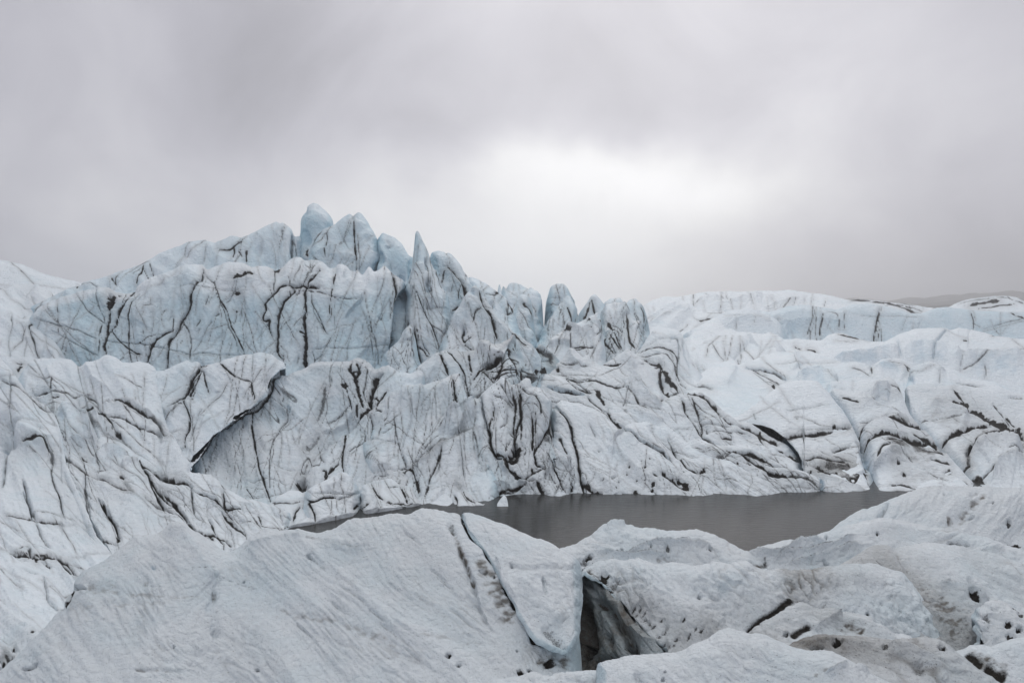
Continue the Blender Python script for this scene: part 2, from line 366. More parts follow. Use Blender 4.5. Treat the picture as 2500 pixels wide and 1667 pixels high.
            core = core * (1 - big) + big * sstep(np.exp(-(d / (1.25 * vw)) ** 2) + 0.26 * rag, 0.42, 0.85)
            halo = np.exp(-(d / (w * 4.0)) ** 2)
            disp[sel] -= q['cut'] * np.exp(-(d / (w * (0.4 + 0.6 * end))) ** 2 * 0.9)
            fade = 1.0 if q['dirt'] >= 0.9 else 0.9 + 0.25 * perlin(t * len(line) / 5.0, t * 0 + 1, sd + i + 2)
            fd = np.clip(q['dirt'] * fade * (1.3 if q['dirt'] > 0.6 else 1.12), 0, 1)
            dirt[sel] = np.maximum(dirt[sel], fd * core)
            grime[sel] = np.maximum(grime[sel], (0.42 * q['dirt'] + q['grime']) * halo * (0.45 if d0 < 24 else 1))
            if q['blue']: blue[sel] = np.maximum(blue[sel], q['blue'] * np.exp(-(d / (w * 1.6)) ** 2))
            if q['part'] or (q['part'] is None and q['dirt'] >= 0.8 and w >= 2.0):
                cm = np.zeros(X.shape, bool); cm[sel] = np.exp(-(d / (w * (0.3 + 0.7 * end))) ** 2) > 0.36
                parts.append((q['part'] or 'dirt_crack', cm))
        elif q['k'] == 'g':
            g = np.exp(-(d / w) ** 2) * end; disp[sel] -= q['cut'] * g
            if not q['part']: g = np.clip(g * (0.75 + 0.8 * fbm(X[sel] / 26, Y[sel] / 13, 3, sd + i)), 0, 1)
            if q['blue']: blue[sel] = np.maximum(blue[sel], q['blue'] * g)
            if q['grime']: grime[sel] = np.maximum(grime[sel], q['grime'] * g)
            if q['dirt']: dirt[sel] = np.maximum(dirt[sel], q['dirt'] * g)
            if q['part']:
                cm = np.zeros(X.shape, bool); cm[sel] = g > 0.45; parts.append((q['part'], cm))
        elif q['k'] == 'e':
            disp[sel] -= q['cut'] * np.exp(-d / w) * end
        elif q['k'] == 's':
            tw = 1.5 + 0.06 * w; on = sstep(sdn * d, -tw, tw); disp[sel] += q['cut'] * np.exp(-np.maximum(sdn * d, 0) / w) * on * end
            if q['grime']: grime[sel] = np.maximum(grime[sel], q['grime'] * np.exp(-(d / (0.35 * w + 2)) ** 2) * (1 - on))
            if q['dirt']: dirt[sel] = np.maximum(dirt[sel], q['dirt'] * end * np.exp(-(d / (0.10 * w + 1.6)) ** 2))
    P = P + Nn * disp[..., None]
    # normals of the finished face
    N2 = np.cross(np.gradient(P, axis=1), np.gradient(P, axis=0)); N2 /= np.linalg.norm(N2, axis=2, keepdims=True) + 1e-9
    N2[(N2 * Nn).sum(2) < 0] *= -1
    cr = np.clip(s['crust'] + 0.55 * (sstep(Nn[..., 2], 0.30, 0.9)) + 0.25 * fbm(mx / 1.7 / s['l1'], my / 1.7 / s['l1'], 2, sd + 81), 0, 1)
    mask = np.stack([np.clip(dirt, 0, 1), np.clip(blue, 0, 1), np.clip(grime, 0, 1), cr], -1)
    # the far side: rolls over the crest and falls away behind
    th = s['th']; back = []; K = 7
    ray = P[0] - np.array([0, 0, EYE]); ray /= np.linalg.norm(ray, axis=1, keepdims=True)      # falls away from the slope in front
    ray[:, 2] = np.minimum(ray[:, 2], 0.02)
    hm = float((B - T).max()) * px2m + 1.5
    for k in range(1, K + 1):
        an = k / K * math.pi / 2
        r = P[0] + ray * (th * math.sin(an)); r[:, 2] -= 0.8 * th * (1 - math.cos(an)) + 0.03 * th * k / K
        nz = perlin(xs * px2m / 1.3, xs * 0 + k * 0.4, sd + 91) * 0.25 * th * (k / K); r += ray * nz[:, None]; r[:, 2] -= np.abs(nz) * 0.6
        back.append(r)
    r = back[-1].copy(); r[:, 1] += 0.4 * th; r[:, 2] -= hm; back.append(r)
    low = []
    if s['hang']:
        for k in range(1, 4):
            rb = P[-1] - np.array([0, 0, EYE]); rb /= np.linalg.norm(rb, axis=1, keepdims=True)
            r = P[-1] + rb * (th * 0.4 * k); r[:, 2] += np.minimum(0.08 * k, 0.2 * k / 3 * (B - T) * px2m); low.append(r)
    else:
        r = P[-1].copy(); r[:, 2] -= 0.6 + 0.04 * d0; low.append(r)
    G = np.concatenate([np.array(back[::-1]), P, np.array(low)], 0); nb = len(back); nl = len(low)
    M = np.concatenate([np.repeat(mask[:1] * [0.3, 1, 1, 1], nb, 0), mask, np.repeat(mask[-1:], nl, 0)], 0)
    NG = np.cross(np.gradient(G, axis=1), np.gradient(G, axis=0)); NG /= np.linalg.norm(NG, axis=2, keepdims=True) + 1e-9
    ref = np.concatenate([np.repeat(Nn[:1], nb, 0), Nn, np.repeat(Nn[-1:], nl, 0)], 0)
    if (NG[nb:nb + nv] * Nn).sum() < 0: NG *= -1
    NG[nb:nb + nv][(NG[nb:nb + nv] * Nn).sum(2) < -0.3] *= -1
    ny = G.shape[0]; idx = np.arange(ny * nu).reshape(ny, nu)
    F = np.stack([idx[:-1, :-1], idx[1:, :-1], idx[1:, 1:], idx[:-1, 1:]], -1).reshape(-1, 4)
    V = G.reshape(-1, 3); M = M.reshape(-1, 4); NG = NG.reshape(-1, 3)
    base = np.array([V[:, 0].mean(), P[-1, :, 1].mean(), V[:, 2].min()]); V = V - base
    own = np.zeros((ny - 1, nu - 1), np.int32); pnames = []
    for pn, cm in parts:
        full = np.zeros((ny, nu), bool); full[nb:nb + nv] = cm
        fm = (full[:-1, :-1].astype(int) + full[1:, :-1] + full[1:, 1:] + full[:-1, 1:] >= 3) & (own == 0)
        todo = set(zip(*map(lambda a: a.tolist(), np.nonzero(fm))))
        while todo:                      # every connected strip is a part of its own
            stack = [todo.pop()]; comp = []
            while stack:
                c = stack.pop(); comp.append(c)
                for e in ((c[0] + 1, c[1]), (c[0] - 1, c[1]), (c[0], c[1] + 1), (c[0], c[1] - 1)):
                    if e in todo: todo.remove(e); stack.append(e)
            if len(comp) >= 36:
                pnames.append(pn); ca = np.array(comp); own[ca[:, 0], ca[:, 1]] = len(pnames)
    own = own.ravel()
    ob = None
    for pi in range(0, len(pnames) + 1):
        f = F[own == pi]
        used = np.unique(f); re = np.zeros(len(V), np.int32); re[used] = np.arange(len(used))
        nm = name if pi == 0 else pnames[pi - 1]
        o = bpy.data.objects.new(nm, mesh_from(nm, V[used], re[f], M[used], s['fine'], NG[used], ICE))
        COL.objects.link(o)
        if pi == 0:
            ob = o; o.location = base; o['label'] = label; o['category'] = cat
            o['kind'] = 'thing'
            if group: o['group'] = group
        else: o.parent = ob
    return ob

# ---------------------------------------------------------------- the setting: ground ice, pond, hillside
def ground():
    ys = np.concatenate([np.linspace(0.5, 30, 50), np.linspace(31, 260, 150), np.geomspace(270, 4000, 30)])
    xs = np.linspace(-1.0, 1.0, 140)
    Y, X = np.meshgrid(ys, xs, indexing='ij'); X = X * (20 + Y * 1.1)
    Zz = np.interp(Y, [0, 4, 18, 24, 40, 44, 60, 85, 120, 180, 260, 500, 4000], [2.5, 1.5, -0.5, -2.5, -2.5, -1.5, -0.5, 1.5, 4.0, 9.0, 12.5, 12.0, 9.0])
    Zz = Zz + 0.35 * fbm(X / 6, Y / 6, 3, 5) * np.clip(Y / 60, 0.3, 2)
    V = np.stack([X, Y, Zz], -1); ny, nx = X.shape; idx = np.arange(ny * nx).reshape(ny, nx)
    F = np.stack([idx[:-1, :-1], idx[:-1, 1:], idx[1:, 1:], idx[1:, :-1]], -1).reshape(-1, 4)
    M = np.tile([0, 0.0, 0.08, 0.7], (ny * nx, 1))
    o = bpy.data.objects.new('glacier_ground', mesh_from('glacier_ground', V.reshape(-1, 3), F, M, 0.8, None, ICE))
    COL.objects.link(o); o['kind'] = 'structure'; o['label'] = 'glacier ice underlying all the ridges and mounds'; o['category'] = 'glacier'
ground()
def pond():
    ys = np.linspace(15, 48, 12); xs = np.linspace(-11.6, 30, 20); Y, X = np.meshgrid(ys, xs, indexing='ij')
    V = np.stack([X, Y, X * 0], -1).reshape(-1, 3); idx = np.arange(240).reshape(12, 20)
    F = np.stack([idx[:-1, :-1], idx[:-1, 1:], idx[1:, 1:], idx[1:, :-1]], -1).reshape(-1, 4)
    o = bpy.data.objects.new('pond_water', mesh_from('pond_water', V, F, np.zeros((240, 4)), 1.0, None, WATER))
    COL.objects.link(o); o['kind'] = 'structure'; o['label'] = 'still grey silty meltwater pond between the ice slopes'; o['category'] = 'pond'
pond()

# ---------------------------------------------------------------- far ice
GF, GS, GC, GR, GM, GB = 'far ice ridges', 'seracs of the ice peak', 'ice cliffs and slabs', 'rounded ice blocks on the right slope', 'foreground ice mounds', 'ice blocks at the pond edge'
FAR = dict(fine=0.45, a1=0.45, l1=9, a2=0.14, l2=2.5, crust=0.55, th=14, jit=0.7, step=2.6, rnd=26)
body('ice_slope', 'smooth white ice slope at the far left, behind the big cliff', 'ice slope', GF, **{**FAR, 'crust': 0.9},
     top=Z(1, 0,620, 180,655, 330,720, 450,755, 600,785, 760,830, 900,900), bot=800, prof=[(630, 100), (800, 80)], hair=6, hair_dir=15)
body('ice_ridge', 'far horizon ice ridge with thin dark seams, right of the peaks', 'ice ridge', GF, **{**FAR, 'fine': 0.3, 'th': 25}, xo=[(1500, -20), (1900, 0), (2500, 10)],
     top=np.vstack([Z(3, 1140,520, 1240,480, 1320,440, 1410,412, 1500,415, 1580,405, 1680,385, 1760,372, 1800,375, 1940,370, 2050,375, 2250,366), Z(4, 300,365, 450,360, 600,380, 720,395, 830,425, 920,445, 1000,435, 1150,445, 1300,465, 1430,475, 1520,495, 1700,520, 2000,560)]),
     bot=850, prof=[(705, 190), (760, 170), (850, 140)], ang=-30, stretch=3, hair=14, hair_dir=75,
     st=[S(Z(4, 100,410, 135,495), 5, .5), S(Z(4, 480,420, 450,500), 5, .5), S(Z(4, 430,440, 370,510), 6, .7), S(Z(4, 550,430, 545,480), 5, .6), S(Z(4, 720,440, 705,500), 5, .5),
         S(Z(4, 620,420, 615,495), 4, .35), S(Z(4, 920,445, 1050,445, 1200,462), 6, .8), S(Z(4, 1200,460, 1350,500, 1450,540, 1520,540), 8, .8), S(Z(4, 1150,450, 1300,480, 1430,500, 1530,535), 6, .6),
         S(Z(4, 190,530, 300,470, 430,430, 500,412), 40, 0, .8, 's'), S(Z(3, 1690,450, 1660,480), 6, .5), S(Z(3, 1890,375, 1890,440), 5, .4), S(Z(3, 1745,380, 1750,420), 5, .4),
         S(Z(3, 1640,490, 1700,430, 1850,400), 40, 0, .8, 's'), S(Z(3, 1750,510, 1900,470, 2100,400, 2200,380), 60, 0, 1.0, 's')])
body('ice_dome', 'far right ice dome with a black crescent streak under the clouds', 'ice dome', GF, **{**FAR, 'fine': 0.35, 'th': 20},
     top=Z(4, 1560,560, 1720,500, 1800,460, 1900,430, 2050,412, 2200,408, 2280,420, 2335,450), bot=840, prof=[(720, 178), (840, 140)],
     st=[S(Z(4, 1890,492, 1960,472, 2050,455, 2130,445), 13, 1.0, part='dirt_streak'), S(Z(4, 1950,520, 2100,490, 2260,475), 6, .7), S(Z(4, 2200,410, 2240,440, 2335,470), 6, .6),
         S(Z(4, 1800,470, 1950,435, 2100,420, 2250,425), 5, .5), S(Z(4, 1850,480, 1860,500), 5, .4)])
body('ice_ridge', 'ribbed ice slope whose furrows climb right towards the horizon', 'ice slope', GF, **{**FAR, 'th': 16, 'rnd': 18, 'fine': .4, 'a1': .7, 'l1': 5},
     top=Z(3, 1180,690, 1240,600, 1330,530, 1420,470, 1520,430, 1560,440, 1600,455, 1660,500, 1740,545, 1850,545, 1950,530, 2060,540, 2150,560), bot=860, prof=[(725, 150), (860, 118)], ang=-35, stretch=5,
     st=[S(Z(3, 1240,690, 1330,620, 1470,530, 1590,470), 30, 0, .9, 's'), S(Z(3, 1250,600, 1400,510, 1500,450), 25, 0, .7, 's'), S(Z(3, 1690,615, 1750,605, 1800,595), 6, .8), S(Z(3, 1530,685, 1570,660, 1600,630), 6, .6),
         S(Z(3, 1640,560, 1680,610, 1740,600), 5, .4)], hair=5, hair_dir=-35)
body('ice_cliff', 'long pale blue ice cliff with vertical dark cracks, far right', 'ice cliff', GF, **{**FAR, 'fine': .5, 'crust': .25, 'rnd': 20}, blue=0.10,
     top=Z(4, 150,545, 200,528, 270,545, 400,500, 520,482, 580,485, 660,500, 800,520, 950,475, 1040,470, 1100,475, 1200,490, 1300,520, 1400,548, 1500,550, 1620,505, 1720,498, 1900,520, 2000,530, 2150,530, 2335,540),
     bot=880, prof=[(740, 134), (780, 130), (880, 122)], hair=12, hair_dir=92,
     st=[S(Z(4, 1165,510, 1150,570, 1130,660, 1110,780), 8, .9, .3), S(Z(4, 695,560, 680,640, 665,740), 6, .7, .2), S(Z(4, 615,600, 590,650, 570,730), 6, .6), S(Z(4, 820,560, 825,620, 820,690), 6, .6), S(Z(4, 875,540, 870,690), 6, .6),
         S(Z(4, 330,610, 310,650, 300,700), 9, 1., .3), S(Z(4, 1900,530, 1930,600, 1930,680), 7, .6), S(Z(4, 1930,620, 1990,660), 6, .5), S(Z(4, 950,560, 1200,570, 1500,575), 5, .35), S(Z(4, 1390,560, 1340,690), 6, .35),
         S(Z(4, 1170,660, 1175,780), 6, .5), S(Z(4, 2335,590, 2200,610, 2000,670), 6, .5), S(Z(4, 2230,540, 2290,570, 2335,590), 7, .7), S(Z(4, 730,540, 800,545, 825,570), 5, .5), S(Z(4, 2110,640, 2120,700), 5, .4),
         S(Z(4, 770,590, 720,700), 5, .3), S(Z(4, 1520,580, 1470,660), 5, .3), S(Z(4, 400,690, 500,680, 580,710), 60, 0, .5, 'g', blue=.25), S(Z(4, 300,640, 500,600, 750,600, 900,640), 40, 0, .6, 's')])
body('ice_dome', 'low ice dome with pale blue front, below the ribbed slope', 'ice dome', GF, **{**FAR, 'fine': .5, 'crust': .4, 'th': 10}, blue=0.08,
     top=np.vstack([Z(3, 1560,720, 1700,650, 1800,590, 1900,545, 1980,522), Z(4, 0,520, 100,515, 180,540, 250,570, 330,610, 380,680, 420,760)]), bot=870, prof=[(752, 124), (870, 110)],
     st=[S(Z(4, 145,580, 190,580, 250,605), 6, .9), S(Z(4, 150,590, 135,640), 5, .35), S(Z(3, 1900,575, 2000,575, 2090,575), 4, .4), S(Z(3, 1995,580, 1990,690), 5, .4), S(Z(3, 1900,640, 2100,570, 2300,620), 40, 0, .5, 's')])
body('ice_slope', 'broad white ice slope below the long blue cliff, right', 'ice slope', GF, **{**FAR, 'crust': .62, 'fine': .55},
     top=np.vstack([Z(3, 1550,760, 1620,740, 1680,670, 1800,590, 1850,600, 1880,640, 1910,680, 1970,675, 2000,695, 2140,700, 2200,710), Z(4, 270,697, 330,720, 380,750, 440,755, 480,745, 560,755, 690,760, 740,720, 800,705, 860,707, 930,730, 1010,755, 1080,775, 1200,780, 1260,750, 1340,715, 1450,680, 1560,675, 1700,675, 1740,690, 1800,672, 1900,680, 2000,705, 2100,735, 2260,755, 2335,757)]),
     bot=980, prof=[(775, 108), (830, 98), (870, 90), (980, 80)], ang=20, hair=14, hair_dir=20,
     st=[S(Z(4, 820,710, 900,730, 1000,750), 6, .8), S(Z(4, 470,800, 520,820), 6, 1.), S(Z(4, 570,825, 600,828, 640,850), 7, 1.), S(Z(4, 330,780, 330,860), 7, .6), S(Z(4, 1810,1030, 1920,980, 2030,890, 2150,860, 2335,840), 7, .6),
         S(Z(4, 2010,970, 2025,1030, 2020,1090), 7, .6), S(Z(4, 1310,780, 1330,900), 7, .3, blue=.3), S(Z(4, 1700,690, 1620,790, 1590,930), 9, .3, .3, blue=.3), S(Z(4, 2080,730, 2150,715), 6, .8),
         S(Z(4, 780,910, 900,905, 1050,890, 1250,850, 1340,850), 70, 0, 1.2, 's'), S(Z(4, 1340,860, 1500,830, 1700,840, 1850,890), 70, 0, 1.2, 's'), S(Z(4, 1800,900, 1950,880, 2120,880, 2335,870), 60, 0, 1.0, 's'),
         S(Z(4, 780,930, 1000,930, 1250,890), 60, 0, 0, 'g', blue=.28), S(Z(4, 1400,900, 1700,890), 60, 0, 0, 'g', blue=.28), S(Z(4, 1900,960, 2300,980), 80, 0, 0, 'g', blue=.26),
         S(Z(4, 1840,770, 1870,772), 5, .8), S(Z(4, 1900,600, 1880,870), 5, .2), S(Z(4, 1810,1000, 1835,900), 6, .4)])
body('ice_mound', 'smooth white ice hummock with a dark hairline and sunken right flank', 'ice mound', GF, **{**FAR, 'crust': .65, 'fine': .6, 'rnd': 40},
     top=Z(3, 1560,900, 1640,860, 1700,810, 1770,745, 1830,725, 2000,712, 2140,704, 2260,740, 2335,790, 2400,860), bot=960, prof=[(812, 92), (960, 72)],
     st=[S(Z(3, 1800,795, 1820,840, 1850,890, 1890,930), 6, .6), S(Z(3, 1600,795, 1700,795, 1800,792), 6, .3), S(Z(3, 1960,900, 2050,800, 2120,720), 60, 0, .8, 'e'), S(Z(3, 1660,950, 1690,1000, 1710,1040), 6, .4)], hair=6)

# ---------------------------------------------------------------- the ice peak: seracs on the skyline
PK = dict(fine=0.8, a1=0.26, l1=2.4, a2=0.12, l2=.7, crust=.25, blue=.10, jit=1.1, fac=.40, fw=2.2, tmin=.10)
body('ice_ridge', 'ice ridge climbing from the left to the highest serac', 'ice ridge', GS, **PK, th=6, rnd=22, hair=12, hair_dir=100,
     top=np.vstack([Z(1, 250,1000, 330,960, 430,905, 600,825, 650,812, 800,770, 1000,700, 1150,655, 1300,560, 1430,510, 1550,465, 1660,458, 1750,478, 1820,445, 1890,413, 1960,436, 2010,420, 2110,373, 2210,318, 2250,305, 2280,322, 2300,312),
                    Z(2, 330,330, 380,375, 385,420, 400,430, 450,420, 520,420)]), bot=760, prof=[(540, 80), (760, 68)], xo=[(0, 2), (400, 1), (700, 0), (760, 2)],
     st=[S(Z(1, 1780,522, 1850,520, 1920,512, 1990,505), 9, 1., part='dirt_streak'), S(Z(1, 1910,520, 1905,625), 8, .9), S(Z(1, 1965,440, 1940,500), 6, .9), S(Z(1, 2015,560, 2010,640), 7, .8), S(Z(1, 1950,570, 1985,620), 6, .7),
         S(Z(1, 1170,660, 1150,740, 1110,810), 6, .8), S(Z(1, 1175,690, 1210,770), 5, .7), S(Z(1, 1220,640, 1245,740), 5, .6), S(Z(1, 990,720, 940,780, 960,850), 6, .7), S(Z(1, 900,750, 950,830), 6, .7),
         S(Z(1, 430,880, 550,840, 650,815, 780,830, 900,850), 5, .6), S(Z(1, 1680,490, 1650,640), 7, .45), S(Z(2, 290,350, 300,450), 8, .4, .2), S(Z(2, 375,430, 375,520, 370,610), 12, .5, .5, blue=.5),
         S(Z(1, 640,815, 620,850), 8, .8), S(Z(1, 2080,500, 2180,600, 2250,650), 60, 0, .5, 'g'), S(Z(2, 90,400, 95,430), 5, .5), S(Z(2, 160,580, 165,590), 30, 0, .25, 'g', blue=.2), S(Z(1, 1150,680, 1080,740), 6, .5),
         S(Z(2, 390,480, 420,580), 6, .5), S(Z(1, 760,830, 860,850), 6, .5)])
body('serac', 'tallest serac, a single rounded ice tower with a blue left edge', 'serac', GS, **PK, th=3.5, rnd=34, rk=1.2,
     top=Z(2, 428,640, 432,560, 437,320, 450,270, 480,210, 510,172, 550,155, 590,162, 650,210, 690,260, 712,300, 722,350, 728,450, 732,560, 735,640), bot=700, prof=[(497, 78), (700, 72)],
     st=[S(Z(2, 490,190, 480,280, 475,380, 485,480), 14, .1, .45, 'e'), S(Z(2, 455,360, 462,440, 475,500), 22, 0, .3, 'g', blue=.45), S(Z(2, 500,530, 515,600), 12, .95, .2)])
body('serac', 'broad twin topped serac split by a thin dark crack', 'serac', GS, **PK, th=4, rnd=34, hair=5, hair_dir=110,
     top=Z(2, 500,640, 535,500, 560,430, 620,370, 720,330, 790,270, 845,240, 862,248, 876,262, 890,240, 920,230, 945,240, 990,300, 1040,400, 1080,480, 1100,550, 1108,620, 1110,720), bot=720, prof=[(519, 74), (720, 67)], xo=[(760, 1.0), (860, 0), (935, 1.5)],
     st=[S(Z(2, 875,262, 885,400, 895,520, 900,620, 905,690), 7, .8, .2), S(Z(2, 660,380, 650,500, 650,600), 7, .6, .15), S(Z(2, 540,520, 570,430, 620,370), 7, .5), S(Z(2, 750,350, 780,420, 850,540), 7, .35),
         S(Z(2, 1106,545, 1102,620, 1092,700), 10, 1., .3), S(Z(2, 930,390, 1000,520, 1060,650), 80, 0, -.4, 'g'), S(Z(2, 600,560, 720,480, 800,520), 60, 0, .4, 's'), S(Z(2, 540,560, 600,640), 8, .5)])
body('serac', 'narrow leaning serac tooth left of the ice needle', 'serac', GS, **PK, th=3, rnd=26, rk=1.2,
     top=Z(2, 1055,720, 1075,450, 1090,432, 1105,428, 1110,388, 1130,394, 1220,440, 1280,500, 1330,580, 1365,592, 1385,680, 1390,800), bot=740, prof=[(565, 73), (740, 67)],
     st=[S(Z(2, 1110,400, 1120,500, 1150,620, 1180,700), 25, 0, -.4, 'e'), S(Z(2, 1240,710, 1270,740, 1290,770), 30, .1, .5, 'g', blue=.4), S(Z(2, 1165,500, 1170,530), 30, 0, .3, 'g', blue=.25), S(Z(2, 1160,450, 1180,500), 7, .3), S(Z(2, 1180,640, 1185,690), 6, .35), S(Z(2, 1120,560, 1115,650), 14, .2, .3, blue=.3)])
body('serac', 'double serac with arched black crack, right of the ice needle', 'serac', GS, **PK, th=4, rnd=28, hair=3,
     top=Z(2, 1470,900, 1490,620, 1505,580, 1515,552, 1580,540, 1620,553, 1632,566, 1650,555, 1680,578, 1740,650, 1800,745, 1840,805, 1870,900, 1890,980), bot=820, prof=[(612, 70), (820, 62)],
     st=[S(Z(2, 1640,655, 1700,740, 1760,810, 1800,880, 1790,930), 9, 1., .25), S(Z(2, 1745,790, 1780,880, 1785,940), 7, .8), S(Z(2, 1630,685, 1605,690, 1595,800), 7, .9), S(Z(2, 1680,1010, 1725,965), 9, .9), S(Z(2, 1645,660, 1720,760, 1790,860), 40, 0, .5, 's'), S(Z(2, 1650,820, 1720,900, 1700,1020), 40, 0, .4, 'g', blue=.2), S(Z(2, 1750,690, 1800,780), 14, .2)])
body('ice_ridge', 'pale shoulder of ice dropping right behind the double serac', 'ice ridge', GS, **PK, th=5, rnd=22, hair=5,
     top=np.vstack([Z(2, 1780,800, 1820,755, 1870,765, 1940,800, 2000,840), Z(3, 60,378, 100,402, 140,450, 180,520, 210,640, 230,700)]), bot=850, prof=[(675, 80), (850, 68)],
     st=[S(Z(2, 2030,870, 2090,885), 6, .8), S(Z(2, 1950,905, 2060,880), 5, .6), S(Z(2, 2140,960, 2180,1040), 6, .8), S(Z(2, 2140,960, 2140,1040, 2180,1045), 6, .7), S(Z(2, 2050,930, 2100,900), 5, .5), S(Z(2, 1985,960, 2010,1010), 30, 0, .4, 'g', blue=.3)])
body('serac', 'thin needle of ice on the far skyline', 'serac', GS, **{**PK, 'jit': .3}, th=1.2, rnd=6, top=Z(3, 45,420, 52,345, 60,320, 65,286, 70,320, 76,345, 95,420), bot=760, prof=[(685, 98), (760, 92)])
body('serac', 'squat notched ice tower on the skyline, beside the thin needle', 'serac', GS, **PK, th=4, rnd=20,
     top=Z(3, 70,500, 85,330, 105,322, 120,360, 130,320, 160,296, 200,300, 250,320, 300,350, 315,335, 330,342, 345,370, 375,372, 395,450, 410,540, 418,600, 425,700), bot=820, prof=[(688, 94), (820, 84)], hair=4,
     st=[S(Z(3, 350,390, 370,500, 365,640), 30, 0, -.5, 'e')])
body('serac', 'hooded ice tower with an arched dark crack, below the notched tower', 'serac', GS, **PK, th=4, rnd=22, hair=3,
     top=Z(3, 130,640, 170,560, 205,440, 220,400, 250,390, 290,400, 320,440, 335,520, 345,600, 360,760), bot=850, prof=[(717, 84), (850, 76)],
     st=[S(Z(3, 240,455, 280,465, 310,510, 325,560, 330,600), 8, .9, .2)])
body('serac', 'flat topped serac standing alone against the bright cloud', 'serac', GS, **PK, th=4.5, rnd=28, hair=3,
     top=Z(3, 424,760, 428,540, 445,460, 470,380, 485,332, 520,313, 570,308, 600,316, 625,350, 640,390, 665,430, 685,470, 690,530, 692,640), bot=840, prof=[(692, 92), (840, 86)],
     st=[S(Z(3, 440,490, 500,480, 560,460), 5, .6), S(Z(3, 660,450, 688,490), 7, .8), S(Z(3, 430,545, 500,540), 4, .4), S(Z(3, 500,350, 560,335), 4, .3), S(Z(3, 440,440, 520,420, 580,400), 4, .35)])
body('serac', 'pointed ice block leaning against the flat topped serac', 'serac', GS, **PK, th=4, rnd=18, hair=6, fol=.5, fl=1.2, grime=.1,
     top=Z(3, 400,700, 440,640, 500,560, 560,460, 600,410, 620,400, 640,410, 660,450, 700,530, 720,580, 730,700), bot=870, prof=[(718, 86), (870, 74)],
     st=[S(Z(3, 610,505, 630,540, 655,600, 670,640), 7, .9), S(Z(3, 480,780, 490,740, 560,715), 12, 1.), S(Z(3, 705,540, 720,570), 6, .8)])
body('serac', 'small sharp ice pyramid with a black streaked left side', 'serac', GS, **PK, th=4, rnd=14,
     top=Z(3, 690,620, 720,540, 780,460, 810,410, 840,393, 880,430, 930,490, 960,600, 970,700), bot=830, prof=[(717, 98), (830, 90)],
     st=[S(Z(3, 812,440, 830,480, 845,525), 7, .9), S(Z(3, 790,500, 770,545, 740,600), 10, .9), S(Z(3, 800,450, 790,540), 6, .6)])
body('serac', 'row of blunt ice teeth at the right end of the peaks', 'serac', GS, **PK, th=6, rnd=16, hair=6,
     top=Z(3, 860,620, 920,462, 960,432, 990,424, 1040,426, 1056,430, 1075,475, 1095,480, 1120,440, 1150,430, 1180,430, 1190,455, 1215,470, 1240,500, 1270,600, 1290,700), bot=850, prof=[(727, 112), (850, 100)],
     st=[S(Z(3, 1215,500, 1240,560, 1245,640), 7, .8), S(Z(3, 1155,540, 1190,620), 6, .5), S(Z(3, 1190,620, 1190,650), 6, .4)])

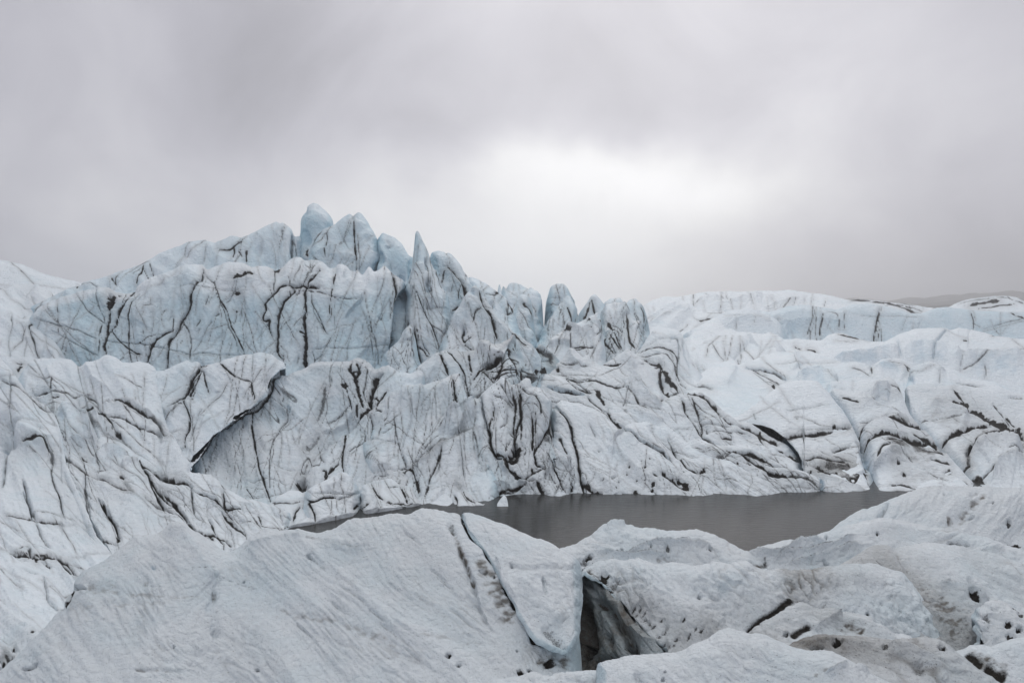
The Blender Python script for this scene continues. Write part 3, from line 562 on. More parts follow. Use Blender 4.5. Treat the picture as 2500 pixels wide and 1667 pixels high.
# ---------------------------------------------------------------- the great cliff and the slabs below it
CL = dict(fine=1.0, a1=0.24, l1=2.4, a2=0.11, l2=.7, a3=.035, l3=.3, crust=.42, blue=.015, jit=1.2, fac=.22, fw=2.4)
body('ice_hummock', 'soft white ice hummocks at the left end of the big cliff', 'ice mound', GC, **{**CL, 'crust': .85, 'blue': 0, 'a1': .4}, th=6, rnd=30,
     top=Z(1, 0,850, 100,820, 200,812, 290,820, 350,850, 420,880, 450,920, 520,1000, 560,1100), bot=840, prof=[(690, 78), (840, 64)], grime=.06, hair=8, hair_dir=30,
     st=[S(Z(1, 180,980, 250,995, 310,995), 14, .3), S(Z(1, 430,885, 450,920), 10, .8), S(Z(1, 240,880, 280,950, 290,990), 12, .3), S(Z(1, 200,880, 280,830), 10, .3), S(Z(1, 0,755, 60,755), 5, .4)])
body('ice_cliff', 'great upper ice cliff scored by many long black cracks', 'ice cliff', GC, **CL, th=8, rnd=26, hair=55, hair_dir=98, ang=75, stretch=2,
     top=np.vstack([Z(1, 200,1130, 330,1000, 430,950, 500,910, 600,880, 660,858, 760,870, 800,845, 880,838, 940,880, 1020,885, 1050,870, 1110,820, 1170,790, 1300,740, 1450,670, 1560,655, 1660,650, 1690,690, 1760,660, 1860,632, 1960,635, 2050,680, 2100,660, 2180,660, 2240,690),
                    Z(2, 300,670, 370,610, 440,595, 480,620, 560,610, 640,630, 690,650, 740,635, 800,640, 860,680, 910,690, 950,740, 970,720, 1000,670, 1020,680, 1040,710, 1090,700, 1130,660, 1160,690, 1200,730, 1270,780, 1300,815, 1330,860, 1345,1000)]),
     bot=np.array([(0, 930), (900, 930), (955, 925), (1000, 900)]), prof=[(625, 64), (660, 61), (720, 59), (930, 55.5)], xo=[(60, 2), (300, 0), (800, 0), (930, 0.5), (1005, 3.2)],
     st=[S(Z(1, 790,860, 795,960, 830,1060, 850,1130), 8, .5), S(Z(1, 895,900, 905,960, 890,1020), 22, 1., .4), S(Z(1, 890,1000, 885,1100, 870,1170, 880,1230, 865,1310, 880,1400), 9, .95, .2),
         S(Z(1, 960,905, 985,910), 9, .9), S(Z(1, 1050,905, 1020,970, 970,1020, 960,1080, 935,1150, 900,1180, 880,1230), 8, .9, .15), S(Z(1, 835,1140, 825,1250, 835,1330, 825,1400), 6, .7),
         S(Z(1, 1110,910, 1080,960, 1075,1050, 1050,1080, 1045,1200, 1035,1290, 1045,1400, 1060,1450), 8, .75, .12), S(Z(1, 1075,850, 1050,905), 10, .7),
         S(Z(1, 1660,690, 1640,770, 1600,850, 1560,910, 1555,980, 1500,1050, 1470,1090, 1430,1180, 1380,1280, 1375,1380, 1360,1500), 9, 1., .25),
         S(Z(1, 1400,1170, 1340,1220, 1280,1270, 1240,1330, 1210,1400, 1190,1450), 8.5, .95, .2), S(Z(1, 1670,720, 1750,810, 1790,930, 1850,1040, 1880,1150, 1940,1260, 1975,1340, 1980,1400), 7, .65),
         S(Z(1, 1740,820, 1775,930, 1830,1040, 1860,1160, 1925,1270, 1940,1390), 6, .55), S(Z(1, 1950,780, 1890,880, 1830,960), 6, .5), S(Z(1, 610,880, 700,1020, 780,1080, 860,1140), 6, .55),
         S(Z(1, 280,1095, 400,1130, 550,1160, 700,1220, 800,1270), 6, .5), S(Z(1, 420,1190, 560,1270, 700,1350, 830,1410), 6, .45), S(Z(1, 860,1280, 1000,1275, 1150,1300, 1300,1335, 1400,1360, 1550,1380, 1700,1385, 1850,1380, 2000,1385), 5, .5),
         S(Z(1, 900,1180, 950,1260, 1040,1330, 1150,1385), 7, .7), S(Z(1, 1470,1095, 1530,1180, 1550,1290, 1540,1430), 7, .6), S(Z(1, 1560,1370, 1640,1270, 1740,1130), 6, .45), S(Z(1, 1450,830, 1600,850, 1800,850, 2000,855), 5, .4),
         S(Z(1, 1710,930, 1690,1010), 8, .6), S(Z(1, 1640,1110, 1600,1150), 8, .6), S(Z(1, 1480,1260, 1460,1300), 7, .6), S(Z(1, 1790,1060, 1760,1090), 7, .5), S(Z(1, 1630,1180, 1610,1215), 6, .5),
         S(Z(1, 1895,745, 1950,745, 2015,740), 18, .95, .1, part='dirt_patch'), S(Z(1, 1910,870, 1960,890), 12, .95), S(Z(1, 1910,1020, 1925,1020), 12, .9), S(Z(1, 1920,1040, 1900,1130), 6, .4), S(Z(1, 1960,1000, 1945,1120), 6, .4),
         S(Z(2, 400,800, 330,800, 270,830, 220,900, 155,970, 175,1030, 140,1080, 155,1130, 205,1110, 190,1160, 215,1240), 9, 1., .2), S(Z(2, 365,805, 400,840, 350,890, 300,950, 270,1050, 265,1150, 260,1250, 255,1340, 265,1390, 300,1420), 10, 1., .25),
         S(Z(2, 600,690, 560,760, 500,810, 480,860, 480,960, 495,1050), 11, .95, .2), S(Z(2, 495,1050, 480,1110, 480,1200, 490,1290, 480,1380, 470,1440, 485,1490), 13, 1., .25), S(Z(2, 440,1200, 480,1215), 9, .9),
         S(Z(2, 380,795, 450,810, 500,830, 600,855), 12, 1., .3, part='dirt_hole'), S(Z(2, 720,660, 715,780, 700,900, 680,1000, 690,1080), 7, .7), S(Z(2, 720,900, 722,1180), 5, .35), S(Z(2, 530,870, 545,980, 600,1080, 650,1200, 680,1240), 6, .6),
         S(Z(2, 550,980, 560,1060, 620,1140), 5, .45), S(Z(2, 560,880, 700,910, 850,940, 960,945), 5, .6), S(Z(2, 975,1090, 1000,1200, 1030,1320, 1050,1400), 6, .5), S(Z(2, 1000,1160, 1060,1290, 1110,1470), 6, .5),
         S(Z(2, 500,1340, 700,1335, 900,1325, 1100,1315, 1200,1310), 5, .4), S(Z(2, 850,1230, 820,1340, 830,1430), 6, .4), S(Z(2, 1200,740, 1230,850, 1240,990), 10, .95, .3), S(Z(2, 1295,850, 1290,930, 1272,1040, 1262,1120, 1240,1210, 1215,1290, 1190,1350), 34, .35, 1.6, 'g', blue=.95, part='crevasse'), S(Z(2, 1270,1090, 1262,1160, 1245,1230), 16, .9, .3, rough=.4), S(Z(2, 500,530, 512,600), 12, .95), S(Z(2, 580,620, 520,700, 470,800, 400,890), 6, .6),
         S(Z(2, 520,630, 530,720, 470,800), 5, .5), S(Z(2, 470,650, 520,680, 540,640), 5, .5), S(Z(2, 225,695, 275,680), 13, 1.), S(Z(2, 235,700, 225,870), 6, .6), S(Z(2, 0,735, 60,730), 10, .8), S(Z(2, 400,870, 480,850, 560,890), 6, .6),
         S(Z(2, 960,880, 940,960, 890,1000, 800,1080), 30, 0, .35, 's'), S(Z(2, 1180,900, 1200,1000, 1190,1100), 6, .4), S(Z(2, 960,1150, 940,1230), 6, .4), S(Z(2, 550,1420, 620,1390), 6, .5), S(Z(2, 540,1350, 560,1450), 6, .5), S(Z(2, 430,1380, 410,1450), 8, .5),
         S(Z(2, 130,1180, 110,1340), 6, .3), S(Z(2, 1090,1090, 1095,1120), 18, 0, .2, 'g', blue=.25), S(Z(2, 950,1350, 1050,1440, 1100,1480), 90, 0, .3, 'g', blue=.30), S(Z(2, 1195,1230, 1200,1290), 8, .7),
         S(Z(2, 500,710, 640,690, 760,650), 60, 0, .35, 'e'), S(Z(1, 1340,880, 1200,1000, 1100,1150), 120, 0, -.35, 'g'), S(Z(2, 800,700, 900,720), 40, 0, .4, 'g'), S(Z(1, 1100,880, 1300,760, 1450,740, 1640,800), 60, 0, .35, 's'),
         S(Z(1, 1720,780, 1850,780, 2020,790, 2220,790), 50, 0, .4, 's'), S(Z(1, 1000,760, 1200,1000), 50, 0, .2, 'g')])
body('serac', 'sharp ice needle rising from a broad cone with blue hollows', 'serac', GS, **{**CL, 'blue': .08}, th=4, rnd=34, rk=1.1, hair=14, hair_dir=75,
     top=Z(2, 1262,1330, 1272,1180, 1285,1080, 1305,1000, 1318,900, 1322,840, 1340,780, 1362,730, 1370,620, 1373,430, 1380,390, 1395,380, 1410,390, 1440,460, 1475,530, 1490,600, 1505,660, 1560,780, 1640,890, 1662,960, 1660,1050, 1670,1150, 1700,1300), bot=910,
     prof=[(564, 67), (640, 65), (700, 62.5), (910, 57)],
     st=[S(Z(2, 1390,880, 1440,1000, 1500,1130, 1560,1270, 1575,1340), 7, .65), S(Z(2, 1450,930, 1440,1140), 6, .4), S(Z(2, 1330,1010, 1500,1005, 1640,1010), 5, .35), S(Z(2, 1460,620, 1465,720), 14, .1, .3, 'g', blue=.5), S(Z(2, 1480,790, 1482,830, 1490,880), 26, 0, .5, 'g', blue=.6, part='blue_hollow'),
         S(Z(2, 1312,1090, 1335,1150), 8, .9), S(Z(2, 1372,1180, 1390,1290, 1395,1350, 1430,1470), 10, 1., .3), S(Z(2, 1400,1320, 1450,1340, 1470,1400, 1490,1410), 9, .8), S(Z(2, 1440,1300, 1480,1350, 1500,1400), 7, .6),
         S(Z(2, 1375,560, 1420,470, 1440,465), 8, .25), S(Z(2, 1420,640, 1395,760, 1340,900), 40, 0, -.5, 'e'), S(Z(2, 1530,700, 1590,800), 30, 0, -.35, 'e'), S(Z(2, 1640,1130, 1600,1250, 1580,1340), 10, .4, grime=.3), S(Z(2, 1530,730, 1600,850), 6, .5), S(Z(2, 1460,990, 1490,900, 1540,960), 40, 0, .3, 's')])
body('serac', 'pale sharp cornered ice block at the foot of the needle', 'serac', GS, **{**CL, 'blue': .10}, th=3, rnd=20, hair=6,
     top=Z(2, 1095,1480, 1120,1400, 1150,1370, 1180,1360, 1200,1320, 1250,1270, 1290,1200, 1330,1150, 1350,1170, 1370,1230, 1390,1320, 1410,1420, 1430,1500), bot=930, prof=[(795, 57), (930, 52.5)],
     st=[S(Z(2, 1190,1400, 1220,1460, 1260,1510), 6, .5), S(Z(2, 1250,1280, 1360,1275), 5, .5), S(Z(2, 1330,1500, 1330,1490), 5, .5), S(Z(2, 1330,1160, 1320,1280, 1350,1420), 30, 0, -.3, 'e')])
body('ice_pyramid', 'steep ice pyramid with black forked cracks, right of the needle', 'serac', GS, **CL, th=4, rnd=22, fol=.35, fl=1.0, hair=12, hair_dir=70, grime=.08,
     top=Z(2, 1560,1400, 1600,1260, 1650,1140, 1700,1050, 1780,950, 1820,880, 1845,845, 1870,825, 1890,840, 1930,920, 2000,1000, 2080,1100, 2130,1150, 2200,1200, 2330,1300, 2400,1420), bot=950, prof=[(697, 60), (800, 57), (950, 52)], xo=[(1060, 1.5), (1160, 0), (1300, 3)],
     st=[S(Z(2, 1890,840, 1920,930, 1950,1010, 2000,1120, 2030,1200, 2060,1270), 10, 1., .25), S(Z(2, 1930,980, 1990,1060, 2010,1140), 6, .7), S(Z(2, 1930,990, 1870,1040, 1850,1110), 8, .7), S(Z(2, 1760,1150, 1755,1230, 1770,1280, 1840,1220), 7, .9), S(Z(2, 1770,1290, 1850,1350), 7, .7),
         S(Z(2, 2130,1130, 2200,1190, 2330,1290), 10, .95, .2), S(Z(2, 1855,860, 1860,920), 16, 0, .25, 'g', blue=.4), S(Z(2, 1765,1150, 1770,1220), 16, 0, .25, 'g', blue=.4), S(Z(2, 1870,830, 1840,980, 1800,1100), 40, 0, -.4, 'e'), S(Z(2, 2160,1210, 2290,1310), 12, .8), S(Z(2, 1950,1150, 1950,1250), 6, .4), S(Z(2, 1830,990, 1850,1120), 6, .4)])
ST = {**CL, 'crust': .3, 'blue': 0}
body('ice_ridge', 'dirt stained curling ice ridge below the pyramid, webbed with black lines', 'ice ridge', GC, **ST, th=4, rnd=22, fol=.8, fl=.8, ang=-25, stretch=3, grime=.50, hair=40, hair_dir=80,
     top=np.vstack([Z(6, 1330,300, 1400,240, 1480,170, 1560,110, 1580,95, 1640,60, 1700,80, 1780,100, 1860,85, 1890,60, 1950,-5, 2000,35, 2080,20, 2140,-10, 2170,-50, 2200,-35, 2240,70, 2280,160, 2310,100, 2340,40, 2380,60), Z(3, 320,780, 420,800, 500,870, 540,930, 600,1020)]),
     bot=1060, prof=[(810, 55), (900, 52), (1060, 47)], xo=[(1000, 0), (1240, 0), (1320, 7), (1390, 12)],
     st=[S(Z(6, 1580,100, 1610,200, 1650,290), 11, .9, .2), S(Z(6, 1640,80, 1720,180, 1780,260, 1790,340, 1830,470), 8, .8), S(Z(6, 1690,300, 1700,420, 1720,550), 10, .95), S(Z(6, 1820,110, 1820,180, 1840,240), 9, .8), S(Z(6, 2160,20, 2190,100, 2200,250, 2205,320), 11, 1., .2),
         S(Z(6, 1930,190, 2030,160, 2110,130, 2160,60), 10, .9, .3), S(Z(6, 1930,190, 2030,160, 2110,130, 2160,60), 60, 0, -.5, 's'), S(Z(6, 2110,150, 2090,200, 2060,270), 12, .95), S(Z(6, 1930,210, 2060,240, 2200,250), 8, .7), S(Z(6, 2000,290, 2130,270, 2300,250), 8, .7), S(Z(6, 1850,300, 1900,230, 1960,190), 8, .8),
         S(Z(6, 2230,250, 2230,330), 11, .9), S(Z(6, 1920,220, 2030,330), 6, .7), S(Z(6, 2020,320, 2060,250, 2120,200), 6, .7), S(Z(6, 2240,20, 2300,100, 2320,200, 2330,260), 12, .9), S(Z(3, 310,930, 330,1000, 350,1060), 16, 1., .3), S(Z(3, 380,1040, 440,1020), 22, .8), S(Z(3, 330,830, 420,850, 500,900, 480,970), 14, .6, grime=.4),
         S(Z(3, 220,720, 300,790, 350,830, 420,850), 16, .85), S(Z(3, 290,960, 400,940, 500,930), 6, .6), S(Z(6, 1760,400, 1830,490, 1900,420, 1980,370), 10, .5, grime=.3), S(Z(6, 1830,480, 1900,440, 1960,390), 10, .6), S(Z(6, 1900,50, 2000,120, 2100,110), 40, 0, -.5, 'g'), S(Z(6, 1580,110, 1540,250, 1500,380), 30, 0, -.3, 'e')])
body('ice_block', 'cluster of angular white ice steps left of the dark gully', 'ice block', GC, **{**CL, 'crust': .5}, th=6, rnd=16, hair=10, grime=.1,
     top=Z(3, 380,900, 420,850, 540,740, 600,690, 680,640, 750,600, 790,580, 870,530, 890,560, 900,640, 905,740, 920,850, 930,960), bot=900, prof=[(757, 74), (820, 70), (900, 64)],
     st=[S(Z(3, 770,608, 850,605, 890,620, 895,680, 850,740), 8, .7), S(Z(3, 605,690, 630,730, 650,720), 14, .7), S(Z(3, 640,740, 640,830), 7, .6), S(Z(3, 810,660, 815,710), 8, .8), S(Z(3, 660,830, 750,830, 830,828), 7, .8), S(Z(3, 600,690, 700,700, 770,670, 850,740), 50, 0, .7, 's'),
         S(Z(3, 640,830, 560,790, 480,830), 50, 0, .6, 's'), S(Z(3, 790,585, 830,620, 880,600), 40, 0, .5, 's'), S(Z(3, 700,650, 760,740, 830,790), 30, 0, .4, 'e')])
body('ice_block', 'upright ice block streaked with wavy dirt veins, centre of the slope', 'ice block', GC, **{**CL, 'crust': .4}, th=6, rnd=18, hair=14, fol=.5, fl=1.0, ang=80,
     top=Z(3, 870,700, 890,545, 930,480, 1000,450, 1060,460, 1100,500, 1130,550, 1150,610, 1200,610, 1220,620, 1235,660, 1240,760, 1260,860), bot=900, prof=[(735, 86), (900, 74)],
     st=[S(Z(3, 935,620, 980,650, 1010,690, 1045,710), 14, .95, .2), S(Z(3, 980,630, 1040,640, 1060,690), 6, .6), S(Z(3, 1100,560, 1105,640, 1120,740, 1140,790, 1170,840), 8, .9), S(Z(3, 1250,560, 1255,660, 1240,695), 10, .95), S(Z(3, 930,740, 920,800, 970,850, 1000,880), 8, .9),
         S(Z(3, 960,730, 1000,800, 1060,850), 7, .8), S(Z(3, 1000,730, 1030,800, 1060,840), 6, .7), S(Z(3, 950,760, 980,830, 1010,880), 6, .7), S(Z(3, 1110,660, 1170,630), 5, .5), S(Z(3, 1060,470, 1095,560), 30, 0, -.5, 'e'), S(Z(3, 930,700, 1010,710, 1070,760), 40, 0, .5, 's')])
body('ice_mound', 'folded white ice dome ringed by curved grey bands', 'ice mound', GC, **{**CL, 'crust': .75, 'a1': .3}, th=8, rnd=40, hair=8, hair_dir=60,
     top=Z(3, 1090,1000, 1150,900, 1200,840, 1250,760, 1320,690, 1390,660, 1450,660, 1500,680, 1540,720, 1570,780, 1600,850, 1650,960, 1700,1050, 1760,1160), bot=1060, prof=[(797, 80), (900, 72), (1060, 60)],
     st=[S(Z(3, 1190,860, 1300,820, 1400,825, 1480,870, 1520,920, 1510,1020, 1540,1110, 1580,1160), 8, .65), S(Z(3, 1200,890, 1300,880, 1430,890, 1490,960, 1510,1050), 8, .6), S(Z(3, 1470,740, 1525,760, 1530,860, 1520,1000), 8, .45, blue=.2), S(Z(3, 1240,910, 1310,960, 1380,990, 1420,1050, 1480,1120, 1530,1190), 14, .85, .2),
         S(Z(3, 1380,1000, 1370,1080, 1400,1180, 1440,1240), 13, .9, .2), S(Z(3, 1330,1010, 1360,1000), 12, .6), S(Z(3, 1200,830, 1350,760, 1500,740), 6, .3), S(Z(3, 1640,960, 1680,1010, 1710,1040), 6, .4), S(Z(3, 1400,920, 1410,990), 5, .3), S(Z(3, 1560,780, 1580,900, 1620,1000), 8, .2, blue=.15),
         S(Z(3, 1440,1240, 1500,1200, 1530,1190), 9, .6), S(Z(3, 1380,1090, 1450,1180), 40, 0, .4, 'g'), S(Z(3, 1350,1270, 1400,1260), 12, .8), S(Z(3, 1160,1000, 1200,1100, 1240,1200, 1300,1260), 20, .2, .4, 's')])
body('ice_slope', 'white ice saddle with small peaks, in the middle of the slope', 'ice slope', GC, **{**CL, 'crust': .65, 'a1': .35}, th=6, rnd=20, hair=20, hair_dir=20, fol=.45, fl=.9, ang=20, stretch=4, grime=.15,
     top=Z(7, 330,300, 370,245, 420,205, 480,160, 550,110, 590,60, 650,15, 690,35, 740,80, 790,55, 820,110, 900,130, 960,100, 1040,50, 1100,15, 1150,45, 1180,60, 1250,130, 1330,260, 1400,420, 1450,500), bot=1140, prof=[(852, 63.5), (900, 60.5), (980, 55), (1140, 47.5)],
     st=[S(Z(7, 830,110, 910,130, 1060,120), 8, .7), S(Z(7, 550,110, 650,120, 800,130), 7, .6), S(Z(7, 560,200, 620,205), 8, .9), S(Z(7, 600,230, 700,280, 850,290, 950,310, 1100,320), 8, .65), S(Z(7, 600,240, 640,300, 700,350, 820,380), 8, .7), S(Z(7, 640,280, 720,310, 800,380), 6, .6),
         S(Z(7, 1110,320, 1170,400, 1200,470, 1280,510), 8, .6), S(Z(7, 1120,290, 1095,380, 1080,430, 1070,470), 7, .5), S(Z(7, 1165,200, 1190,260, 1230,350, 1300,430, 1380,440), 50, .0, .7, 's'), S(Z(7, 850,370, 890,420, 920,470), 16, .75), S(Z(7, 380,240, 450,190, 540,130), 10, .6), S(Z(7, 530,140, 550,160), 14, .9),
         S(Z(7, 430,200, 600,190, 760,220, 900,280), 6, .4), S(Z(7, 790,400, 810,460, 900,520, 950,540, 970,600, 1010,640, 1070,670), 11, .85, .2), S(Z(7, 460,350, 550,370, 680,390, 745,400), 12, .9, .5, blue=.6, part='crevasse'), S(Z(7, 1190,120, 1250,125), 7, .5), S(Z(7, 1380,430, 1410,425), 12, .8),
         S(Z(7, 640,20, 660,90, 720,130), 30, 0, -.4, 'e'), S(Z(7, 1100,20, 1130,80, 1160,180), 30, 0, -.4, 'e'), S(Z(7, 1230,470, 1320,510, 1380,490), 6, .4), S(Z(7, 1000,400, 1120,430, 1250,480), 6, .4)])

# ---------------------------------------------------------------- left slopes and tilted slabs
body('ice_slope', 'pale fan of ice below the hummocks at the left edge', 'ice slope', GC, **{**CL, 'crust': .75, 'blue': .04}, th=6, rnd=24, hair=12, hair_dir=75,
     top=Z(1, 0,1000, 90,1030, 170,1080, 230,1060, 260,1062, 300,1100, 400,1230, 480,1330, 560,1450), bot=960, prof=[(750, 63), (960, 50)],
     st=[S(Z(1, 270,1100, 260,1150, 230,1180), 10, .7), S(Z(1, 240,1180, 270,1260, 290,1340, 310,1410), 9, .6, .2), S(Z(1, 90,1050, 100,1150, 60,1220, 80,1400), 8, .4), S(Z(1, 205,1250, 190,1400), 7, .35), S(Z(1, 140,1465, 185,1465), 9, 1.), S(Z(1, 185,1490, 170,1500, 150,1550), 11, 1.), S(Z(1, 330,1330, 400,1400), 60, 0, .3, 'g', blue=.2), S(Z(1, 160,1075, 190,1080), 7, .9)])
body('ice_slab', 'slab with diagonal black crack that hangs over the stained wall', 'ice slab', GC, **{**CL, 'a1': .2}, hang=True, th=3.0, rnd=18, hair=14, hair_dir=115,
     top=Z(5, 1150,400, 1240,350, 1340,345, 1400,320, 1480,285, 1530,270, 1560,285, 1610,280, 1640,310, 1700,300, 1780,290, 1920,235, 2060,215, 2130,200, 2210,220, 2260,255, 2320,280, 2330,310),
     bot=Z(5, 1150,1000, 1300,1050, 1440,1100, 1560,1165, 1580,1100, 1640,1030, 1690,960, 1760,870, 1850,810, 1950,720, 2060,650, 2130,575, 2190,500, 2215,420, 2290,350, 2330,330), prof=[(860, 50.5), (960, 47.6), (1160, 41.3)],
     st=[S(Z(5, 1640,310, 1570,400, 1530,480, 1480,560, 1400,640, 1330,710), 11, .95, .25), S(Z(5, 1650,330, 1600,440, 1540,520, 1500,640, 1550,720, 1540,800, 1500,860, 1500,950), 9, .75, .15), S(Z(5, 1660,350, 1670,440, 1700,520), 8, .7), S(Z(5, 1620,320, 1560,430, 1560,500), 9, .7), S(Z(5, 1690,310, 1640,300), 9, .7),
         S(Z(5, 1780,270, 1810,320, 1900,390, 2000,440, 2050,440, 2060,530, 2080,600), 7, .8), S(Z(5, 2060,220, 2055,430), 7, .4), S(Z(5, 1460,1060, 1550,1060), 7, .6), S(Z(5, 1640,660, 1580,800, 1540,900), 7, .4), S(Z(5, 1330,720, 1480,640, 1560,560), 60, 0, .5, 's'), S(Z(5, 1960,320, 2100,330, 2200,400), 70, 0, -.25, 'g')])
body('ice_wall', 'stained lower ice wall behind the hanging slab and shore blocks', 'ice cliff', GC, **{**CL, 'crust': .35}, th=5, rnd=20, grime=.32, fol=.6, fl=.8, ang=65, stretch=3, hair=60, hair_dir=95,
     top=np.vstack([Z(5, 1560,420, 1700,360, 2000,330, 2250,330, 2310,390), Z(6, 350,275, 420,255, 540,200, 640,175, 720,180, 850,170, 910,145, 970,160, 1020,200, 1050,235, 1110,205, 1160,200, 1210,230, 1240,255, 1330,270, 1400,250, 1460,260, 1520,300)]),
     bot=1310, prof=[(872, 51), (930, 49.8), (1100, 45.0), (1220, 40.4), (1310, 37)], xo=[(470, 1.0), (600, .2), (800, 0), (1000, 0), (1060, 1)],
     st=[S(Z(5, 2300,365, 2225,430, 2205,505, 2140,585, 2065,668, 1955,738, 1855,828, 1765,888, 1695,978, 1645,1048, 1585,1118), 11, 1., .25), S(Z(6, 60,560, 50,700, 80,900, 110,1050, 160,1200, 205,1310), 8, .85, .12), S(Z(6, 360,540, 280,700, 230,800, 200,950, 195,1200), 7, .55), S(Z(6, 650,390, 640,480, 610,560, 580,640), 17, .5, grime=.2), S(Z(6, 590,740, 540,800, 480,850), 19, .45, grime=.2), S(Z(6, 710,190, 690,300, 690,400), 9, .45),
         S(Z(6, 860,180, 850,250, 890,300, 920,440, 960,540), 14, .85, .15), S(Z(6, 900,180, 930,270, 880,320), 12, .7), S(Z(6, 800,360, 812,400), 18, .95), S(Z(6, 820,400, 850,490, 860,540), 8, .7), S(Z(6, 850,510, 740,590, 650,650), 6, .6), S(Z(6, 1000,200, 960,420, 980,500), 8, .6), S(Z(6, 960,170, 900,260, 850,270), 6, .7),
         S(Z(6, 1110,270, 1065,300, 1040,420, 1010,500, 1030,560), 20, 1., .4, part='crevasse'), S(Z(6, 1060,480, 1085,500), 14, 1.), S(Z(6, 1030,560, 980,590, 930,610), 16, 1.), S(Z(6, 940,610, 860,690, 760,770, 700,830, 620,900, 560,970, 500,1050, 455,1110), 12, 1., .5), S(Z(6, 460,1100, 445,1150, 500,1190), 32, 1., .8, part='dark_hollow'),
         S(Z(6, 940,600, 830,700, 700,830, 560,970, 450,1110), 160, 0, -.8, 's'), S(Z(6, 880,560, 700,700, 620,720), 50, 0, .3, 's'), S(Z(6, 0,1020, 200,1020, 400,1030), 5, .4), S(Z(6, 0,1130, 180,1140, 350,1140), 6, .5), S(Z(6, 0,1290, 200,1260, 400,1200), 6, .5), S(Z(6, 0,1190, 60,1290), 8, .7),
         S(Z(6, 340,520, 355,560), 12, .3, blue=.4), S(Z(6, 300,450, 290,480), 8, .6), S(Z(6, 480,1000, 420,1010), 8, .4),
         S(Z(6, 1010,620, 1040,720, 1030,830, 1020,920, 1050,1000, 1100,1090, 1160,1110), 10, .95, .2), S(Z(6, 1150,420, 1080,520, 1060,600), 9, .8), S(Z(6, 820,720, 810,860, 780,1000, 800,1070), 9, .85), S(Z(6, 970,740, 970,830, 880,910, 830,960), 7, .6), S(Z(6, 1210,650, 1230,800, 1270,930, 1320,1050), 8, .6), S(Z(6, 1060,820, 1250,830), 5, .5),
         S(Z(6, 1370,400, 1350,650, 1290,800), 6, .35), S(Z(6, 640,1150, 700,1060, 760,1000), 10, .8), S(Z(6, 620,1060, 665,1080, 640,1120), 8, .8), S(Z(6, 600,920, 640,1000), 8, .6), S(Z(6, 1060,600, 1110,590), 8, .7), S(Z(6, 900,520, 900,600), 9, .8)])
body('ice_slab', 'tall rippled ice slab between the black chasm and the central fold', 'ice slab', GC, **{**CL, 'crust': .35}, th=5, rnd=20, grime=.2, fol=.4, fl=.8, ang=75, hair=36, hair_dir=95,
     top=Z(6, 985,720, 1010,640, 1060,600, 1085,500, 1150,412, 1250,395, 1420,390, 1470,375, 1520,350, 1570,340, 1640,310, 1690,280, 1740,260, 1760,340, 1800,480, 1850,520, 1900,470, 1920,480, 1960,640, 2000,800, 2050,900), bot=1300,
     prof=[(905, 50), (950, 48.3), (1060, 45.2), (1220, 40.2), (1300, 37)], xo=[(890, 1.3), (950, 0.4), (1050, 0), (1200, 0)],
     st=[S(Z(6, 1160,420, 1150,480, 1160,560), 7, .5), S(Z(6, 1210,650, 1230,800, 1270,930, 1320,1050), 8, .6), S(Z(6, 1370,400, 1350,650, 1290,800, 1270,900), 6, .4), S(Z(6, 1060,820, 1250,830), 5, .5), S(Z(6, 1540,380, 1550,600, 1560,640), 7, .4), S(Z(6, 1240,1140, 1300,1060, 1350,1050, 1390,1150, 1420,1280), 12, .85),
         S(Z(6, 1580,690, 1600,650, 1700,600), 9, .7), S(Z(6, 1460,1310, 1500,1130, 1600,930), 8, .7), S(Z(6, 1350,1040, 1500,950, 1650,830, 1850,730), 10, .4, grime=.4), S(Z(6, 1450,900, 1520,820, 1600,760), 8, .6), S(Z(6, 1400,960, 1560,860, 1700,780, 1850,730), 7, .5), S(Z(6, 1350,1000, 1500,920, 1600,850), 7, .5),
         S(Z(6, 1030,1130, 1200,1050, 1330,1040), 8, .5), S(Z(6, 1850,740, 1890,850, 1900,970, 1990,1030, 2080,1070), 9, .5), S(Z(6, 1600,660, 1760,560, 1900,490), 60, 0, .7, 's'), S(Z(6, 1570,700, 1660,800, 1800,730, 1900,600), 40, 0, .4, 'g'), S(Z(6, 1360,1040, 1480,980, 1620,840), 40, 0, .5, 's'),
         S(Z(6, 1690,300, 1700,420, 1725,550), 11, .95, .2), S(Z(6, 1210,620, 1180,700, 1100,760), 6, .5), S(Z(6, 1130,1100, 1240,1140), 12, .6), S(Z(6, 1270,930, 1310,1040), 9, .6), S(Z(6, 1600,900, 1570,1060, 1540,1100), 8, .6), S(Z(6, 1750,870, 1780,1100), 6, .4), S(Z(6, 1720,1150, 1740,1190), 20, .3, grime=.3),
         S(Z(6, 1580,350, 1640,500, 1620,620), 40, 0, .4, 'g'), S(Z(6, 1260,470, 1400,470, 1480,430), 80, 0, -.35, 'g'), S(Z(6, 1040,830, 1060,960, 1130,1060), 60, 0, -.4, 'g'), S(Z(6, 1640,640, 1720,600, 1800,640, 1760,740, 1660,780), 30, 0, .3, 's')])
